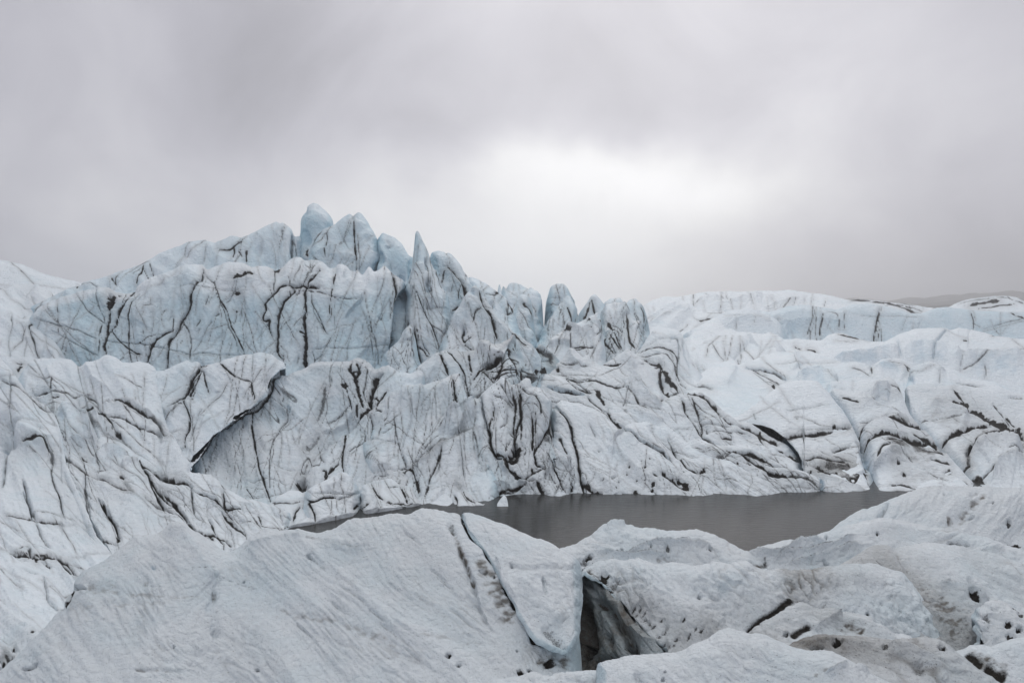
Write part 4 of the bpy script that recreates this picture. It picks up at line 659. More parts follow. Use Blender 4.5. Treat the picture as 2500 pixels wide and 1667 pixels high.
body('ice_slope', 'wide white slope of folded ice running down from the left to the pond', 'ice slope', GC, **{**CL, 'crust': .52, 'a1': .38, 'l1': 2.2, 'a2': .10, 'l2': .6}, th=5, rnd=22, ang=42, stretch=6, hair=60, hair_dir=52, grime=.16, fol=.4, fl=1.3,
     top=Z(5, 120,470, 150,390, 240,270, 330,250, 500,250, 590,270, 650,310, 700,275, 820,265, 850,245, 890,235, 950,255, 990,290, 1060,290, 1120,280, 1210,290, 1260,322, 1285,400, 1305,540, 1325,680, 1365,850, 1425,1000, 1480,1110, 1550,1180, 1600,1185, 1720,1190, 1760,1230, 1840,1310, 2000,1390, 2100,1410, 2210,1415, 2300,1450, 2370,1500, 2400,1600),
     bot=np.array([(0, 1180), (200, 1240), (300, 1380), (360, 1420), (450, 1420), (640, 1330), (720, 1310)]), prof=[(870, 50), (1000, 45), (1180, 37), (1290, 32.6), (1350, 29.0), (1420, 25.5)], xo=[(0, 0), (300, 0), (450, 1), (520, .8), (600, 0.3), (720, 0.3)],
     st=[S(Z(5, 280,540, 400,555, 520,555, 640,530, 690,520, 760,560, 800,620), 10, .55, .15), S(Z(5, 670,640, 720,670, 820,690, 880,740, 920,790, 910,830), 9, .75), S(Z(5, 680,530, 760,590, 820,700), 10, .45), S(Z(5, 930,610, 1050,660, 1180,740, 1290,800, 1340,870, 1380,920), 12, .65, .2), S(Z(5, 870,720, 960,740, 1100,810, 1250,870, 1370,900), 9, .65, .15),
         S(Z(5, 720,680, 750,780, 800,900), 9, .45), S(Z(5, 940,860, 990,890), 12, .9), S(Z(5, 910,800, 960,870, 1030,940), 10, .5), S(Z(5, 430,430, 415,520), 8, .6), S(Z(5, 430,600, 490,590), 9, .7), S(Z(5, 820,600, 900,600, 960,640), 9, .4), S(Z(5, 830,630, 910,630), 6, .4),
         S(Z(5, 800,630, 940,600, 1100,640, 1300,790), 60, 0, .5, 's'), S(Z(5, 640,540, 720,580, 800,720, 840,860), 50, 0, .45, 's'), S(Z(5, 300,450, 440,540, 600,530), 60, 0, .4, 's'), S(Z(5, 470,700, 600,650, 720,720, 760,860, 800,980), 60, 0, .6, 's'), S(Z(5, 380,320, 420,430, 440,520), 40, 0, -.3, 'e'), S(Z(5, 700,290, 760,420, 920,540), 50, 0, -.4, 'e'),
         S(Z(5, 480,1000, 560,900, 640,900, 760,990), 40, 0, .5, 's'), S(Z(5, 660,1050, 700,1060), 12, .9), S(Z(5, 975,1215, 1010,1235), 11, 1.), S(Z(5, 740,1060, 850,980, 960,1010, 1080,1080), 40, 0, .5, 's'), S(Z(5, 560,930, 640,900), 40, 0, 0, 'g', blue=.12), S(Z(5, 490,720, 520,760), 30, 0, .2, 'g', blue=.22),
         S(Z(5, 440,1060, 560,1130, 700,1200, 850,1240, 950,1290, 1080,1350), 12, .55, grime=.2), S(Z(5, 700,1200, 690,1300, 700,1420, 730,1560), 9, .55, .15), S(Z(5, 1120,1090, 1200,1170, 1250,1260, 1350,1370, 1440,1470, 1520,1560), 10, .9, .2), S(Z(5, 1210,1200, 1240,1280, 1320,1400, 1370,1500), 10, .7, .15), S(Z(5, 1180,1170, 1215,1200), 16, 1.),
         S(Z(5, 1130,1090, 1330,1190, 1450,1250, 1560,1290), 13, .8, .15), S(Z(5, 1330,1180, 1400,1220, 1460,1260), 18, .95), S(Z(5, 1550,1310, 1700,1370, 1820,1470, 1900,1560), 8, .65), S(Z(5, 800,1390, 850,1480, 900,1560), 11, .75, .2), S(Z(5, 980,1130, 1150,1080), 30, 0, .5, 's'), S(Z(5, 760,1150, 870,1150), 10, .5), S(Z(5, 1560,1290, 1560,1400, 1580,1500), 8, .6), S(Z(5, 1770,1190, 1800,1260, 1830,1340), 8, .6), S(Z(5, 1820,1350, 1830,1470, 1950,1475), 10, .7),
         S(Z(9, 830,90, 870,180, 940,280, 970,370), 10, .8, .2), S(Z(9, 960,370, 975,410), 14, .95), S(Z(9, 50,210, 200,225, 300,245, 420,280, 520,310, 550,360, 700,370, 830,385, 960,430), 9, .65), S(Z(9, 730,250, 735,380), 8, .6), S(Z(9, 700,0, 720,120, 730,250), 8, .5), S(Z(9, 450,0, 500,130, 530,280, 560,450), 9, .5, .25),
         S(Z(9, 1280,30, 1380,180, 1480,240, 1560,330, 1720,440), 11, .85, .15), S(Z(9, 1340,0, 1440,120, 1520,250, 1600,360), 10, .85, .15), S(Z(9, 1660,385, 1760,395, 1840,400), 10, .95), S(Z(9, 1840,400, 1890,490), 8, .7), S(Z(9, 1700,230, 1760,370), 9, .7), S(Z(9, 1800,180, 1900,280, 2000,370), 11, .65), S(Z(9, 1180,60, 1380,160), 14, .5, grime=.2), S(Z(9, 1560,20, 1580,180), 8, .5),
         S(Z(9, 1690,380, 1740,430), 8, .8), S(Z(9, 1850,160, 1960,155), 9, .7), S(Z(9, 600,560, 700,540, 800,560), 60, .0, 0, 'g', grime=.25), S(Z(9, 2100,200, 2130,270), 9, .6), S(Z(5, 1350,870, 1460,1090, 1540,1180), 40, 0, -.4, 'e'), S(Z(9, 1560,330, 1620,420), 8, .7), S(Z(9, 1760,380, 1830,460), 7, .7)])
body('ice_slope', 'furrowed ice slope at the left edge with brown cross cracks', 'ice slope', GC, **{**CL, 'crust': .48, 'a1': .25, 'l1': 1.2, 'a2': .09, 'l2': .45, 'fine': 1.3, 'fac': .08}, th=4, rnd=16, ang=48, stretch=7, hair=34, hair_dir=40, grime=.16, fol=.4, fl=.8,
     top=np.vstack([Z(5, 0,230, 60,300, 130,400, 200,510, 300,590, 380,640, 440,700, 470,790, 500,890, 505,960), np.array([(163, 1125), (185, 1180), (212, 1240), (240, 1300), (270, 1350), (300, 1420)])]), bot=1640,
     prof=[(860, 44.5), (1000, 41), (1120, 37.6), (1300, 30.5), (1400, 26), (1640, 18)], xo=[(-160, 0), (60, 0), (150, .6), (300, 1)],
     st=[S(Z(5, 0,430, 130,480, 220,540, 290,600, 330,650, 430,690), 10, .6), S(Z(5, 190,940, 270,950, 350,970, 430,1050), 13, .85, .3), S(Z(5, 80,380, 90,500, 80,700, 60,950), 9, .45), S(Z(5, 40,950, 60,980), 26, .2, .4, 'g', blue=.4), S(Z(5, 60,960, 40,1100, 20,1300), 10, .4, .2), S(Z(5, 0,700, 60,940), 60, .0, .4, 'g'),
         S(Z(5, 60,960, 90,800, 80,740), 60, .0, .5, 'g', blue=.1), S(Z(5, 100,800, 250,900, 400,1000), 70, 0, -.6, 'g'), S(Z(5, 200,930, 350,960, 440,1060), 50, 0, .3, 's'), S(Z(5, 430,1070, 415,1180, 440,1280, 490,1400, 520,1560), 9, .6), S(Z(5, 420,1050, 440,1080), 20, .6), S(Z(5, 190,1250, 230,1400, 270,1560), 9, .45, .2),
         S(Z(9, 0,490, 120,490, 230,510, 290,530, 400,540, 480,560, 560,600, 630,700), 11, .95, .15), S(Z(9, 230,450, 270,540), 14, .6), S(Z(9, 290,540, 300,560), 12, .9), S(Z(9, 50,210, 200,225, 300,245, 420,280, 520,310), 9, .65), S(Z(9, 350,720, 400,900, 470,960), 8, .4), S(Z(9, 290,260, 340,400, 400,470), 8, .45), S(Z(9, 460,550, 540,640, 600,680), 9, .7),
         S(Z(9, 190,20, 270,180, 300,240), 9, .45, .15), S(Z(9, 110,1220, 125,1225), 30, .8), S(Z(9, 250,1180, 280,1170), 16, .7), S(Z(9, 0,1330, 40,1345, 100,1370), 40, 1., .6, part='dark_hollow'), S(Z(9, 0,1410, 60,1395), 30, 1., .5, part='dark_hollow'), S(Z(9, 40,1260, 100,1320), 22, .6, grime=.3), S(Z(9, 340,560, 420,610), 7, .6), S(Z(9, 190,660, 300,690), 8, .4)])
# ---------------------------------------------------------------- blocks at the pond edge
SH = dict(fine=1.3, a1=.10, l1=1.3, a2=.04, l2=.4, crust=.7, grime=.05, jit=.7, step=2.2, rnd=22)
body('ice_block', 'low pale ice block at the left tip of the pond', 'ice block', GB, **SH, th=2, hair=2, top=Z(6, 120,1400, 210,1310, 280,1260, 350,1225, 430,1225, 470,1250, 500,1290, 560,1400, 580,1480), bot=np.array([(630, 1292), (700, 1289), (714, 1285), (775, 1274)]), prof=[(1195, 39.5), (1290, 34)],
     st=[S(Z(6, 210,1318, 370,1320, 450,1305), 7, .85), S(Z(6, 440,1350, 405,1400, 385,1500), 8, .9), S(Z(6, 470,1370, 500,1320), 8, .7), S(Z(6, 230,1500, 400,1480, 560,1460), 20, 0, .15, 's'), S(Z(6, 480,1240, 510,1300, 540,1380, 570,1470), 9, .9)])
body('ice_block', 'big rounded ice block with brown cracks at the pond edge', 'ice block', GB, **SH, th=2.5, hair=3, hair_dir=100,
     top=Z(6, 475,1300, 480,1230, 560,1180, 640,1150, 720,1110, 790,1078, 820,1080, 870,1140, 910,1190, 945,1250, 952,1310, 945,1360), bot=np.array([(742, 1279), (780, 1272), (825, 1263), (870, 1251), (890, 1247)]), prof=[(1152, 38.5), (1275, 35.2)], xo=[(740, -.6), (880, .9)],
     st=[S(Z(6, 490,1290, 520,1320, 560,1315, 630,1280, 740,1275), 8, .9), S(Z(6, 510,1310, 540,1380, 565,1430, 575,1480), 9, .95), S(Z(6, 560,1240, 640,1240, 900,1250), 5, .5), S(Z(6, 740,1290, 850,1260, 930,1240), 5, .5), S(Z(6, 900,1370, 930,1340), 18, 1.), S(Z(6, 580,1460, 700,1440, 880,1400), 16, 0, .18, 's', grime=.2), S(Z(6, 790,1085, 760,1160, 640,1210), 30, 0, -.2, 'e')])
body('ice_block', 'low slumped ice blocks between the big rounded block and the spit', 'ice block', GB, **SH, th=2.5, hair=5, hair_dir=70,
     top=Z(6, 920,1330, 940,1190, 1040,1140, 1100,1135, 1190,1118, 1230,1150, 1260,1175, 1330,1160, 1370,1180, 1400,1240, 1420,1290, 1440,1330), bot=np.array([(876, 1249), (900, 1246), (960, 1241), (1014, 1232), (1034, 1228)]), prof=[(1165, 42), (1250, 37.3)], xo=[(880, -.7), (960, 0), (1030, .5)],
     st=[S(Z(6, 1030,1170, 1080,1260, 1130,1310), 8, .8), S(Z(6, 950,1270, 1010,1285, 1060,1330, 1070,1380), 30, .2, .35, 's'), S(Z(6, 1260,1180, 1290,1250, 1320,1320), 9, .8), S(Z(6, 1380,1180, 1390,1250, 1420,1300), 12, .9), S(Z(6, 950,1370, 1000,1340), 8, .9), S(Z(6, 1140,1320, 1250,1330, 1370,1330), 10, .7), S(Z(6, 1160,1190, 1240,1190), 5, .6), S(Z(6, 1170,1330, 1190,1325), 8, .9), S(Z(6, 910,1400, 940,1380), 20, 1.)])
body('ice_block', 'small rounded white ice hump at the edge of the pond', 'ice block', GB, **{**SH, 'grime': .08, 'crust': .6}, th=1.5, top=Z(6, 1430,1350, 1450,1340, 1520,1300, 1580,1255, 1620,1250, 1650,1270, 1680,1310, 1695,1350), bot=np.array([(1028, 1237), (1108, 1235)]), prof=[(1203, 40.5), (1237, 38.6)])
body('ice_spit', 'flat stained spit of ice reaching right into the pond', 'ice block', GB, **SH, th=2, hair=2, top=Z(6, 1650,1310, 1670,1265, 1700,1240, 1780,1220, 1830,1260, 1900,1310, 1960,1335, 1975,1345), bot=np.array([(1094, 1235), (1192, 1234)]), prof=[(1195, 40.3), (1235, 38.7)],
     st=[S(Z(6, 1690,1260, 1720,1300, 1710,1340), 9, .7), S(Z(6, 1760,1220, 1820,1290, 1880,1320), 10, .8), S(Z(6, 1850,1270, 1950,1330), 12, .95)])
body('ice_floe', 'small pointed floe floating in the pond near the shore', 'ice floe', None, **{**SH, 'grime': .05, 'crust': .6, 'rnd': 7}, th=.7, top=Z(6, 2046,1338, 2060,1310, 2080,1285, 2100,1258, 2120,1270, 2130,1290, 2138,1338), bot=np.array([(1213, 1235), (1242, 1235)]), prof=[(1207, 39.3), (1235, 38.6)])
# ---------------------------------------------------------------- the fold and lower slope above the far shore
FD = {**CL, 'crust': .5, 'blue': .02}
body('ice_fold', 'bulging folded ice mass in the centre with a black U shaped crack', 'ice fold', GC, **FD, th=5, rnd=26, grime=.32, fol=.8, fl=.7, ang=80, stretch=4, hair=40, hair_dir=85,
     top=np.vstack([Z(6, 1700,1245, 1780,1180, 1840,1050, 1868,850, 1890,600, 1915,465, 2000,370, 2060,310, 2100,300, 2160,350, 2230,345, 2280,305, 2320,320), Z(7, 330,310, 400,330, 440,370, 480,420, 500,500, 490,600, 470,680, 520,800, 600,880, 680,960, 720,1060, 790,1190)]), bot=1235,
     prof=[(920, 48.5), (1000, 46.3), (1100, 43.5), (1210, 41.3), (1235, 40.8)], xo=[(1150, .8), (1230, 0), (1300, 0), (1440, 1)],
     st=[S(Z(6, 1920,480, 1940,650, 1990,770, 1990,860, 2030,940, 2110,950), 12, 1., .3), S(Z(6, 2110,950, 2160,940, 2200,840), 16, 1., .4), S(Z(6, 2200,830, 2215,900, 2190,970, 2140,990), 26, 1., .4, part='dark_hollow'), S(Z(6, 2230,380, 2250,600, 2200,700, 2190,800, 2200,870), 12, .9, .2), S(Z(6, 2110,960, 2130,1040, 2200,1100, 2260,1120), 12, .95),
         S(Z(6, 2020,540, 1990,700, 1980,780), 8, .7), S(Z(6, 2170,360, 2200,480, 2180,640, 2190,740), 11, .7), S(Z(6, 2060,350, 2130,400, 2190,470), 9, .6), S(Z(6, 2010,450, 2100,440, 2180,480), 7, .5), S(Z(6, 2130,800, 2110,900, 2160,780), 7, .6), S(Z(6, 2110,960, 2125,1050), 14, 1.), S(Z(6, 2150,720, 2180,740, 2230,720), 9, .9),
         S(Z(7, 230,300, 330,400, 390,490, 400,580), 8, .65), S(Z(7, 210,350, 240,450, 245,650, 240,720), 10, .8), S(Z(7, 330,560, 345,700, 340,800), 11, .9, .15), S(Z(7, 500,460, 490,580, 480,660, 380,760, 360,820, 380,920, 430,950), 12, .75, .2), S(Z(7, 430,960, 340,1000, 270,1050), 9, .8), S(Z(7, 190,1050, 250,1060, 370,1060, 410,1120, 440,1200), 12, .9, .2),
         S(Z(7, 500,960, 550,1080, 580,1200), 9, .7), S(Z(7, 250,1160, 255,1240), 12, 1.), S(Z(7, 0,420, 20,480, 10,600), 7, .5), S(Z(7, 0,1230, 130,1150, 240,1110), 9, .9), S(Z(7, 20,1210, 170,1160, 280,1090), 7, .7), S(Z(7, 330,980, 350,970), 14, 1.), S(Z(7, 600,910, 580,900, 540,880), 8, .9), S(Z(7, 650,1130, 650,1190), 12, .8), S(Z(7, 390,1100, 420,1190), 8, .8),
         S(Z(7, 420,1010, 510,920, 560,900, 640,950), 40, 0, .5, 's'), S(Z(7, 560,900, 610,1000, 640,1190), 30, 0, -.3, 'e'), S(Z(7, 210,1080, 290,1060, 380,1070), 30, 0, .4, 's'), S(Z(7, 300,400, 400,600, 370,740), 60, 0, -.4, 'g'), S(Z(7, 180,300, 150,500, 190,700), 40, 0, .3, 'g'), S(Z(7, 80,950, 130,900, 100,1000), 30, 0, -.4, 'g'), S(Z(7, 0,1130, 80,1100, 160,1110), 30, 0, .4, 's'),
         S(Z(7, 510,640, 460,720, 520,760), 16, .5, grime=.3), S(Z(7, 270,840, 290,780, 240,740), 8, .5), S(Z(7, 60,640, 120,560, 130,480), 7, .5), S(Z(7, 20,840, 100,870), 12, .7)])
body('ice_slope', 'smooth white tongue of ice sloping to the far shore of the pond', 'ice slope', GC, **{**FD, 'crust': .58, 'a1': .3}, th=5, rnd=28, grime=.08, hair=24, hair_dir=55, ang=52, stretch=6, fol=.3, fl=1.2,
     top=Z(7, 470,760, 490,560, 510,470, 560,415, 620,430, 750,460, 850,510, 930,580, 1000,650, 1070,675, 1130,620, 1250,590, 1350,600, 1450,640, 1560,720, 1640,800, 1760,880, 1860,900, 1960,890, 2080,960, 2335,1130, 2450,1200), bot=1240, prof=[(972, 50), (1060, 47), (1150, 43.5), (1240, 40.8)],
     st=[S(Z(7, 520,480, 600,560, 650,650, 670,780, 700,880, 710,960, 730,1080, 770,1190), 12, .85, .25), S(Z(7, 550,750, 620,890), 9, .7), S(Z(7, 800,600, 850,720), 7, .4), S(Z(7, 1080,670, 1180,720, 1280,780, 1380,850, 1450,920), 10, .6, .2, blue=.2), S(Z(7, 1020,660, 1060,680), 14, .9), S(Z(7, 1470,770, 1530,880, 1600,970, 1690,1010), 9, .75), S(Z(7, 1690,1010, 1740,990), 18, 1.),
         S(Z(7, 1510,1090, 1560,1110, 1610,1160), 24, 1., .2, part='gravel_patch'), S(Z(7, 1380,1050, 1500,1120, 1600,1180), 10, .7), S(Z(7, 720,1070, 790,1140, 850,1185, 900,1190), 13, .95, .2), S(Z(7, 1160,1170, 1200,1200), 16, 1.), S(Z(7, 1250,990, 1255,970), 13, .9), S(Z(7, 1310,1045, 1350,1070), 12, .7), S(Z(7, 1300,1130, 1330,1125), 15, .8), S(Z(7, 1380,1045, 1410,1060), 10, .9), S(Z(7, 1470,1080, 1485,1085), 12, .95),
         S(Z(7, 1300,1165, 1320,1165), 12, .8), S(Z(7, 970,1080, 1020,1050), 9, .5), S(Z(7, 1100,670, 1000,760, 980,900), 50, 0, .3, 's'), S(Z(7, 700,830, 760,800), 16, .2), S(Z(7, 1130,970, 1120,960), 9, .7), S(Z(7, 870,830, 880,835), 12, .5), S(Z(7, 1300,600, 1420,740, 1560,890), 50, 0, .3, 'g'), S(Z(7, 1640,700, 1720,800, 1880,900), 8, .4), S(Z(7, 490,650, 520,740), 14, .6), S(Z(7, 1440,700, 1520,860), 7, .5),
         S(Z(7, 1060,1190, 1170,1195), 8, .5), S(Z(7, 1000,1200, 1080,1210, 1160,1215), 10, .3)] + [S(Z(7, a, b, a + 12, b + 6), 9, .6, .05) for a, b in ((1100,1010),(1180,1060),(1030,1100),(1240,1080),(1420,1150),(1280,920),(1490,780),(1560,1000),(1630,1050),(1360,1100),(900,1100),(1010,1150))])
body('ice_slope', 'grey banded ice apron with scattered grit above the far shore', 'ice slope', GC, **{**FD, 'crust': .6, 'a1': .28}, th=5, rnd=24, grime=.3, fol=.7, fl=.7, ang=33, stretch=5, hair=30, hair_dir=35,
     top=Z(7, 1440,860, 1520,780, 1600,760, 1680,740, 1750,770, 1860,800, 1960,790, 2100,800, 2300,890, 2450,990, 2700,1085, 2900,1150, 3050,1180, 3120,1200), bot=1245, prof=[(1070, 46.5), (1245, 40.6)], xo=[(1630, 1), (1800, 0), (2150, .5)],
     st=[S(Z(7, 1910,830, 2050,870, 2100,930, 2200,990, 2335,1050), 11, .8), S(Z(7, 2000,850, 2150,900, 2335,980), 9, .7), S(Z(7, 1850,910, 1890,890, 1960,830), 10, .6), S(Z(7, 2250,1040, 2335,1060), 16, .95), S(Z(8, 250,880, 330,880, 400,900), 16, .95), S(Z(8, 0,680, 80,750, 200,830, 300,880), 10, .7), S(Z(8, 40,690, 250,800, 420,830), 8, .5), S(Z(8, 680,920, 690,1030), 12, .2, .3, blue=.7), S(Z(8, 650,1010, 720,1010), 14, .8), S(Z(8, 400,900, 560,930, 660,970), 12, .6),
         S(Z(7, 1700,1000, 1760,970, 1840,900, 1900,850), 16, .5, grime=.3), S(Z(7, 1860,910, 1960,960), 26, .35, grime=.3), S(Z(8, 660,860, 900,960, 1060,1000), 30, 0, .3, 's')] + [S(Z(7, a, b, a + 14, b + 8), 10, .7, .05) for a, b in ((1900,960),(1980,970),(1930,990),(1770,1000),(1650,1160),(1820,1010),(2060,1020),(1700,1180),(1870,890),(2000,930),(1790,960),(1600,1050),(2120,1150),(2280,1150),(1930,930),(1960,940),(2090,960),(1850,1050))])
body('ice_slope', 'rounded grey ice ridge with two dark bands beside the black crevasse', 'ice slope', GC, **{**FD, 'crust': .65, 'a1': .28}, th=6, rnd=30, grime=.12, fol=.4, fl=1.0, ang=35, stretch=5, hair=20, hair_dir=30,
     top=Z(7, 1060,640, 1180,560, 1300,510, 1380,450, 1460,410, 1540,400, 1600,350, 1700,360, 1800,420, 1900,520, 2000,590, 2100,610, 2250,700, 2420,800, 2500,900, 2560,1000), bot=1180, prof=[(955, 56), (1020, 53), (1180, 46)],
     st=[S(Z(7, 1540,410, 1590,500, 1640,590, 1690,680, 1720,740, 1800,800, 1860,810), 12, .65, .2), S(Z(7, 1630,390, 1680,490, 1700,570, 1720,640, 1710,710), 9, .65), S(Z(7, 1560,360, 1680,370, 1760,420, 1830,480, 1900,570, 1970,620, 2080,660, 2170,700, 2250,740, 2335,790), 12, .8, .25), S(Z(7, 2170,690, 2200,710), 18, .9), S(Z(7, 2240,730, 2335,790), 14, .9), S(Z(7, 1480,540, 1620,550, 1750,560), 6, .4), S(Z(7, 1700,600, 1850,630, 1960,640), 6, .4),
         S(Z(7, 1780,680, 2000,680, 2080,685), 7, .6), S(Z(7, 1870,750, 1980,730), 11, .9), S(Z(7, 1750,640, 1760,700), 9, .5), S(Z(7, 1580,420, 1700,620, 1760,720), 50, 0, .35, 'g', grime=.15), S(Z(7, 2180,720, 2230,790, 2250,830), 7, .5), S(Z(7, 1180,560, 1400,530, 1560,530), 30, 0, .2, 's'), S(Z(7, 1150,640, 1250,600, 1330,610), 8, .25), S(Z(8, 330,680, 450,740, 520,770), 9, .7)])

# ---------------------------------------------------------------- rounded blocks of the right slope
RB = dict(fine=.8, a1=.2, l1=3.5, a2=.05, l2=.8, crust=.34, jit=.8, th=7, rnd=36)
body('ice_mound', 'white ice hummock right of the folded dome with fine grey flow lines', 'ice mound', GR, **RB, ang=25, stretch=4, hair=4, hair_dir=30,
     top=np.vstack([Z(3, 1540,1180, 1620,1100, 1700,1050, 1800,980, 1900,940, 1960,940, 2000,975, 2060,960), Z(4, 150,920, 230,890, 320,868, 390,865, 460,880, 560,865, 640,870, 700,890, 770,915, 830,940, 900,1000, 960,1100, 1000,1200)]), bot=1090, prof=[(858, 82), (930, 70), (1000, 61), (1090, 54)],
     st=[S(Z(4, 80,990, 200,1000, 300,1030, 390,1085), 10, .6, .3, blue=.35), S(Z(4, 110,1000, 240,1070, 360,1130), 7, .6), S(Z(4, 130,1030, 270,1130), 6, .4), S(Z(4, 285,1135, 310,1165), 14, 1.), S(Z(4, 460,900, 480,960, 530,1020), 6, .4), S(Z(4, 310,970, 500,965, 820,945), 6, .35), S(Z(4, 460,1090, 560,1040, 680,1030, 800,1080, 830,1150), 60, 0, .9, 's'), S(Z(4, 520,1075, 720,1090), 60, 0, 0, 'g', blue=.25),
         S(Z(3, 1990,985, 1960,1060, 1930,1150), 40, 0, -.4, 'e'), S(Z(3, 1580,1165, 1640,1145, 1730,1150, 1800,1180), 11, .5), S(Z(4, 460,880, 500,1000), 50, 0, -.4, 'e')])
body('ice_mound', 'rounded ice hummock with a blue hollow front, centre right', 'ice mound', GR, **{**RB, 'rnd': 26}, hair=2, hair_dir=40,
     top=Z(4, 700,1120, 760,1010, 830,960, 870,948, 950,948, 1040,955, 1090,985, 1130,950, 1190,915, 1260,905, 1340,910, 1380,940, 1420,990, 1480,1080, 1520,1160), bot=1040, prof=[(870, 75), (940, 67.5), (1040, 61)],
     st=[S(Z(4, 1230,950, 1330,960, 1410,1020), 8, .8), S(Z(4, 930,990, 1000,1000, 1090,1060), 7, .5), S(Z(4, 1090,980, 1095,1040), 9, .6), S(Z(4, 1150,990, 1240,970, 1340,1000), 50, 0, 0, 'g', blue=.3), S(Z(4, 1110,1000, 1200,960, 1330,960, 1400,1010), 50, 0, .5, 's'), S(Z(4, 850,1160, 860,1230), 8, .5)])
body('ice_mound', 'long low white ice swell at the right edge under the blue hollow', 'ice mound', GR, **{**RB, 'rnd': 24}, hair=2, hair_dir=15,
     top=Z(4, 1360,1140, 1400,1060, 1480,1000, 1520,960, 1560,945, 1620,960, 1700,1000, 1780,1020, 1850,1060, 1950,1090, 2100,1110, 2200,1150, 2335,1200), bot=1060, prof=[(882, 72), (940, 66), (1060, 60.5)],
     st=[S(Z(4, 1400,1060, 1480,1000, 1560,990, 1640,1020, 1690,1010), 40, 0, .6, 's'), S(Z(4, 1645,1040, 1650,1130), 8, .4), S(Z(4, 1790,1130, 1900,1140, 2000,1155), 6, .5), S(Z(4, 1400,1080, 1420,1130), 30, 0, .3, 'g', blue=.3)])
body('ice_block', 'ice block right of the narrow blue furrow, crossed by black bands', 'ice block', GR, **{**RB, 'crust': .6, 'rnd': 24, 'a1': .12, 'l1': 2.0}, grime=.2, fol=.25, fl=.8, ang=-5, stretch=6, hair=8, hair_dir=5,
     top=Z(8, 690,200, 738,165, 800,155, 850,170, 960,185, 1000,140, 1100,105, 1180,80, 1240,62, 1280,100, 1310,135, 1345,200, 1390,370, 1470,460, 1560,540, 1640,620, 1750,740, 1900,900, 1980,980), bot=1230, prof=[(918, 61), (990, 56), (1100, 49.3), (1206, 42.4), (1230, 41)],
     st=[S(Z(8, 720,140, 790,250, 860,340, 940,480, 1000,610, 1030,700, 1090,870, 1130,1010), 30, .1, .9, 'g', blue=.45, part='blue_furrow'), S(Z(8, 1000,540, 1020,500, 1100,460, 1170,445, 1260,455, 1400,480, 1530,490), 15, 1., .2), S(Z(8, 1040,650, 1100,625, 1280,610, 1450,610, 1600,615, 1690,670), 20, 1., .3), S(Z(8, 1430,550, 1560,590, 1650,640), 11, .9),
         S(Z(8, 1000,540, 990,600), 10, .7), S(Z(8, 1130,790, 1160,740, 1250,720), 10, .7), S(Z(8, 1250,720, 1400,680), 7, .5), S(Z(8, 1570,740, 1750,770), 8, .8), S(Z(8, 1240,960, 1330,950, 1450,980), 9, .7), S(Z(8, 1260,1025, 1360,1015), 10, .9), S(Z(8, 1300,790, 1320,790), 12, .9), S(Z(8, 1340,870, 1370,870), 14, .9), S(Z(8, 1690,840, 1750,830), 14, .85),
         S(Z(8, 1040,640, 1050,760, 1090,900), 70, 0, 0, 'g', blue=.2), S(Z(8, 1100,470, 1200,640, 1250,800), 200, 0, -.9, 'g'), S(Z(8, 1150,700, 1300,665, 1500,655, 1680,690), 60, .45, 0, 'g', grime=.75), S(Z(8, 1200,780, 1400,740, 1650,760), 80, .0, 0, 'g', grime=.5), S(Z(8, 1250,900, 1450,880, 1700,850), 110, .0, 0, 'g', grime=.4), S(Z(8, 1240,140, 1310,150, 1340,200), 9, .7), S(Z(8, 1085,230, 1150,290, 1200,310), 8, .5), S(Z(8, 850,235, 990,285), 9, .8), S(Z(8, 1110,305, 1260,360, 1330,400), 8, .35),
         S(Z(8, 1090,230, 1120,160, 1240,140), 50, 0, .6, 's'), S(Z(8, 1120,200, 1250,230), 70, 0, 0, 'g', blue=.25), S(Z(8, 1000,460, 1300,425, 1450,440), 7, .5), S(Z(8, 1010,240, 1150,300, 1350,400), 40, 0, .4, 's'), S(Z(8, 1840,910, 1880,940), 10, .9), S(Z(8, 1330,425, 1350,450), 12, .8), S(Z(8, 1200,690, 1350,640, 1500,640), 8, .7), S(Z(8, 1500,660, 1700,700), 8, .7), S(Z(8, 1280,690, 1430,780), 6, .5)])
